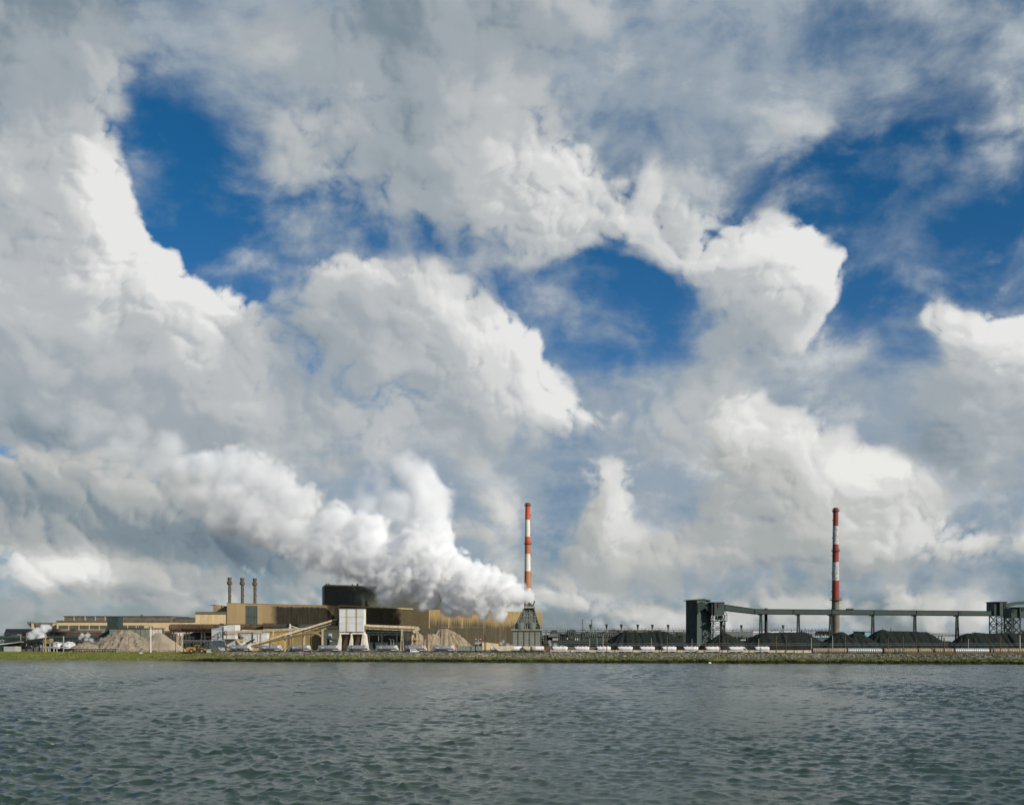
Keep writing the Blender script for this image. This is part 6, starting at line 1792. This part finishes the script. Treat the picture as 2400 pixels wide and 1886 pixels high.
def lamp(px, tp, y, lab, double=False, hoop=False):
    x = wx(px, y); z = float(ground_z(x, y)) - .1
    t = thing('lamp_post', lab, 'lamp post', (x, y, z))
    zt_ = wz(tp, y)
    MB().tube([(x, y, z), (x, y, zt_)], [.16, .09], 8).build('pole', 'pole_pale', t)
    for sd in ((-1, 1) if double else ((-1,) if hoop else (1,))):
        L = 1.1 if double else .9
        MB().tube([(x, y, zt_), (x + sd * L * .6, y, zt_ + .45), (x + sd * L, y, zt_ + .55)], .06, 6).build('arm', 'pole_pale', t)
        MB().slab([(x + sd * L - .32, zt_ + .48), (x + sd * L + .32, zt_ + .48), (x + sd * L + .2, zt_ + .68), (x + sd * L - .2, zt_ + .68)], y - .14, y + .14).build('lamp_head', 'mark_white' if double else 'platform_steel', t)


lamp(1121, 1500, 500, 'double-armed lamp post with pale heads in front of the site building', True)
lamp(916, 1499, 505, 'left slim lamp post beneath the discharge conveyor', False, True)
lamp(922.6, 1500, 505, 'right slim lamp post beneath the discharge conveyor', False, True)
lamp(887, 1491, 500, 'bare pale pole lamp under the left half of the discharge conveyor')
y = 452.0
x = wx(353.2, y); z = float(ground_z(x, y)) - .1
t = thing('floodlight_mast', 'white mast with dark floodlight pair between the rubble and the dust heap', 'mast', (x, y, z))
MB().tube([(x, y, z), (x, y, wz(1470, y))], [.24, .15], 10).build('pole', 'wagon_white', t)
MB().bar((x - 1.2, y, wz(1468.5, y)), (x + .8, y, wz(1468.5, y)), .18).build('cross_arm', 'wagon_white', t)
for o_ in (-.25, .75): MB().slab([(x + o_ - .45, wz(1467.6, y)), (x + o_ + .25, wz(1467.6, y)), (x + o_ - .05, wz(1470.5, y))][::-1], y - .3, y + .1).build('floodlight', 'black_steel', t)
y = 462.0
t = thing('lattice_mast', 'white braced lattice mast with pointed rust top beside the dust heap', 'mast', (wx(420, y), y, GZ0))
lattice(t, wx(413.4, y), wx(427, y), y, y + 2.2, GZ0, wz(1481, y), 3, .17, .11, 'wagon_cream', .78)
for a in (416, 425): MB().bar(at(a, 1481, y + 1), at(420.3, 1470.5, y + 1), .2).build('peak_strut', 'rust_steel', t)
for a in (417, 423.5): MB().bar(at(a, 1483, y), at(a + 1.2, 1488, y), .35).build('gusset', 'mark_white', t)
t = thing('white_box', 'small pale cabinet in the grass near the white mast', 'cabinet', (wx(330, 448), 448, float(ground_z(wx(330, 448), 448))))
zc = float(ground_z(wx(330, 448), 448)) - .05
MB().box(wx(326.4, 448), wx(334, 448), 448, 448.7, zc, zc + .85).build('cabinet', 'galvanised_pale', t)
MB().box(wx(328, 448), wx(332.4, 448), 447.97, 448.0, zc + .3, zc + .6).build('door', 'wagon_white', t)

# overhead wires across the yard on the right
for q, lab in ((1507, 'upper thin wire strung across the coal yard posts'), (1511, 'lower thin wire strung across the coal yard posts')):
    pts = [at(p, q + (1.2 if i % 2 else 0), 446) for i, p in enumerate(np.linspace(1290, 2420, 40))]
    tag(MB().tube(pts, .035, 5).build('wire', 'galvanised_pale'), lab, 'wire')

# broken boards and a bleached float on the bank
for i, (px, tt_, ln, an, lab) in enumerate(((1118, 9, 4.0, .5, 'pale plank sticking up from the bank stones, leftmost of three'), (1128, 10.5, 3.0, -.4, 'pale plank lying across the bank stones, middle of three'), (1137, 8, 5.0, .15, 'long pale plank on the lower bank stones, rightmost of three'), (1155, 6, 2.6, .9, 'short pale board on the stones below the cream wagon'), (1188, 6, 2.2, .6, 'short pale board on the stones below the quench tower'), (1745, 15, 3.4, -.5, 'bleached plank pile end beside the ninth white wagon'))):
    y = float(shore_y(wx(px, 425))) + tt_; x = wx(px, y); z = float(ground_z(x, y)) + .45
    d = Vector((math.cos(an), .2, math.sin(an) * .35)).normalized() * ln / 2
    tag(MB().bar(Vector((x, y, z)) - d, Vector((x, y, z)) + d, .3, .14).build('plank', 'timber'), lab, 'plank')
x = wx(1668, 396); y = float(shore_y(x)) - .8
o = MB(); V, F = [], []
for i in range(5):
    for k_ in range(10):
        a = 2 * math.pi * k_ / 10; r = math.cos(i / 4 * math.pi / 2) * .5 + .02
        V.append((x + r * 1.2 * math.cos(a), y + r * .8 * math.sin(a), -.05 + .45 * math.sin(i / 4 * math.pi / 2)))
for i in range(4):
    for k_ in range(10): F.append((i * 10 + k_, i * 10 + (k_ + 1) % 10, (i + 1) * 10 + (k_ + 1) % 10, (i + 1) * 10 + k_))
tag(o.add(V, F, True).build('float', 'mark_white'), 'small white float washed against the bank', 'float')

# ---------------------------------------------------------------- steam and dust as real volumes
def vol_mat(name, color, aniso, k):
    m = bpy.data.materials.new(name); m.use_nodes = True
    t = m.node_tree; t.nodes.clear()
    out = node(t, 'ShaderNodeOutputMaterial'); pv = node(t, 'ShaderNodeVolumePrincipled')
    pv.inputs['Color'].default_value = (*color, 1); pv.inputs['Anisotropy'].default_value = aniso
    pv.inputs['Density'].default_value = k; pv.inputs['Density Attribute'].default_value = 'density'
    t.links.new(pv.outputs[0], out.inputs['Volume'])
    MAT[name] = m


vol_mat('steam', (1.0, 1.0, 1.0), -.2, 1.0)
vol_mat('dust', (.80, .68, .50), .2, 1.0)


def cloud(name, blobs, material, voxel, label, edge=.12, amp=.5, scale=.16, billow=.8, pad=1.3, seed=0.0, grade=None):
    """Volume grid filled from blobs (world x, y, z, radius, density) whose outline is broken into billows by noise.
    grade = (x0, k0, x1, k1): density changes along x from the source to the tail."""
    P0 = np.array([b[:4] for b in blobs])
    lo = (P0[:, :3] - P0[:, 3:] * pad).min(0); hi = (P0[:, :3] + P0[:, 3:] * pad).max(0)
    org = (lo + hi) / 2; org[2] = lo[2]
    lo, hi = lo - org, hi - org
    ng = bpy.data.node_groups.new(name, 'GeometryNodeTree')
    ng.interface.new_socket(name='Geometry', in_out='OUTPUT', socket_type='NodeSocketGeometry')
    pos = E(ng, node(ng, 'GeometryNodeInputPosition').outputs[0])
    sp = vmath(ng, 'ADD', pos, (seed, seed, seed))
    nz = noise(ng, sp, scale, 4.0, .5)
    r1 = node(ng, 'ShaderNodeTexNoise', noise_type='RIDGED_MULTIFRACTAL', normalize=False)
    setin(ng, r1, Vector=sp, Scale=scale * 1.5, Detail=4.0, Roughness=.58, Lacunarity=2.2, Offset=1.0, Gain=1.3)
    puff = E(ng, r1.outputs[0]).mad(-.42, .5)
    shape = kk = None
    for (x, y, z, r, k) in blobs:
        d = vmath(ng, 'DISTANCE', pos, (x - org[0], y - org[1], z - org[2])).mad(-1.0 / r, 1.0)
        shape = d if shape is None else shape.smax(d, .15)
    s = (nz - .5).mad(amp * 2, shape) + puff * billow * .5 - .08
    xw = sep(ng, pos)[0]
    if grade:
        kk = xw.sstep(grade[2] - org[0], grade[0] - org[0], grade[3], grade[1])
        ed = xw.sstep(grade[2] - org[0], grade[0] - org[0], edge * 3.0, edge)
    else:
        kk = xw * 0.0 + blobs[0][4]; ed = xw * 0.0 + edge
    den = s.sstep(0.0, ed) * kk
    vc = node(ng, 'GeometryNodeVolumeCube')
    setin(ng, vc, Density=den)
    vc.inputs['Min'].default_value = tuple(lo); vc.inputs['Max'].default_value = tuple(hi)
    for i, a in enumerate('XYZ'): vc.inputs['Resolution ' + a].default_value = int(max(8, (hi[i] - lo[i]) / voxel))
    sm = node(ng, 'GeometryNodeSetMaterial'); sm.inputs['Material'].default_value = MAT[material]
    go = node(ng, 'NodeGroupOutput')
    ng.links.new(vc.outputs[0], sm.inputs['Geometry']); ng.links.new(sm.outputs[0], go.inputs[0])
    vd = bpy.data.volumes.new(name); vd.materials.append(MAT[material])
    o = bpy.data.objects.new(name, vd); COL.objects.link(o)
    o.location = tuple(org)
    md = o.modifiers.new('fill', 'NODES'); md.node_group = ng
    o['kind'] = 'stuff'; o['label'] = label
    return o


def wb(px, py, r, k, y):
    p = at(px, py, y); return (p.x, p.y, p.z, r * y / FPX, k)


PLUME = [(1243, 1403, 11), (1230, 1398, 22), (1207, 1392, 34), (1178, 1386, 46), (1142, 1378, 54), (1102, 1366, 60), (1062, 1352, 66), (1022, 1332, 76), (990, 1300, 78), (956, 1322, 78), (925, 1345, 66),
         (880, 1312, 72), (832, 1304, 70), (782, 1290, 66), (732, 1280, 64), (690, 1256, 66), (645, 1232, 70), (602, 1204, 68), (560, 1165, 66), (700, 1178, 55), (648, 1138, 62), (595, 1104, 60), (540, 1092, 56), (486, 1098, 50),
         (1010, 1270, 66), (860, 1250, 60), (790, 1235, 60),
         (1132, 1428, 24), (1052, 1424, 28), (1002, 1396, 36), (908, 1400, 28), (920, 1376, 46), (1168, 1438, 22), (1095, 1410, 38)]
TAIL = [(540, 1180, 70), (600, 1230, 62), (70, 950, 44), (310, 1000, 50), (400, 1040, 50), (486, 1110, 66), (430, 1108, 62), (360, 1092, 66), (290, 1060, 62), (250, 1120, 54), (190, 1010, 62), (120, 980, 50), (470, 1165, 66), (520, 1210, 60), (560, 1140, 70)]
cloud('steam_plume', [wb(a, b_, r, 1, 552 + (1245 - a) * .05) for a, b_, r in PLUME], 'steam', .8, 'huge dense white steam plume blown left from the quench tower', edge=.14, amp=.46, scale=.12, billow=1.2, grade=(wx(1190, 560), .44, wx(600, 580), .12))
LOBE = [(1000, 1240, 74), (1004, 1180, 72), (985, 1125, 60), (950, 1100, 52), (930, 1190, 74), (890, 1230, 66), (860, 1185, 64), (890, 1130, 52), (810, 1215, 58)]
cloud('steam_plume', [wb(a, b_, r, 1, 585) for a, b_, r in LOBE], 'steam', 1.1, 'soft white lobe of steam lifting out of the middle of the plume', edge=.45, amp=.5, scale=.06, billow=1.0, grade=(wx(1010, 585), .22, wx(820, 585), .09))
cloud('steam_plume', [wb(a, b_, r, 1, 590) for a, b_, r in TAIL], 'steam', 1.3, 'thin fraying tail of the steam plume high on the left', edge=.6, amp=.6, scale=.05, billow=.8, grade=(wx(520, 590), .15, wx(120, 590), .05))
for nm, L, y, vx, sc_, lab, k in (
    ('steam_wisp', [(75, 1490, 13), (90, 1480, 15), (104, 1473, 13), (97, 1491, 14), (114, 1470, 9)], 480, .35, .35, 'white steam puff rising over the slag conveyor', .8),
    ('steam_wisp', [(188, 1494, 6), (193, 1488, 7), (205, 1489, 8), (202, 1497, 7), (214, 1499, 7)], 476, .3, .6, 'small steam puff above the small rubble heap', .6),
    ('steam_wisp', [(598, 1350, 5), (592, 1344, 8), (583, 1337, 10), (572, 1330, 10), (615, 1338, 12)], 552, .4, .45, 'thin steam curling off the third roof stack', .07),
    ('steam_wisp', [(845, 1362, 8), (835, 1354, 11), (815, 1352, 13), (795, 1361, 10)], 600, .5, .4, 'thin steam wisp on the roof of the dark converter house', .12),
    ('steam_wisp', [(1290, 1510, 6), (1288, 1503, 5), (1302, 1513, 8), (1316, 1516, 7)], 470, .3, .7, 'steam wisp behind the first white wagon', .4),
    ('steam_wisp', [(1175, 1508, 6), (1180, 1503, 5), (1190, 1513, 8), (1198, 1514, 6)], 500, .3, .7, 'steam wisp left of the quench tower base', .4)):
    cloud(nm, [wb(a, b_, r, k, y) for a, b_, r in L], 'steam', vx, lab, edge=.45, amp=.6, scale=sc_, billow=.8)
cloud('dust_cloud', [wb(a, b_, r, .035, 478) for a, b_, r in ((378, 1482, 30), (402, 1468, 24), (388, 1502, 34), (352, 1506, 28), (345, 1480, 24), (415, 1490, 24))], 'dust', .6, 'tan dust drifting over the pale heap', edge=.8, amp=.5, scale=.15, billow=.3)
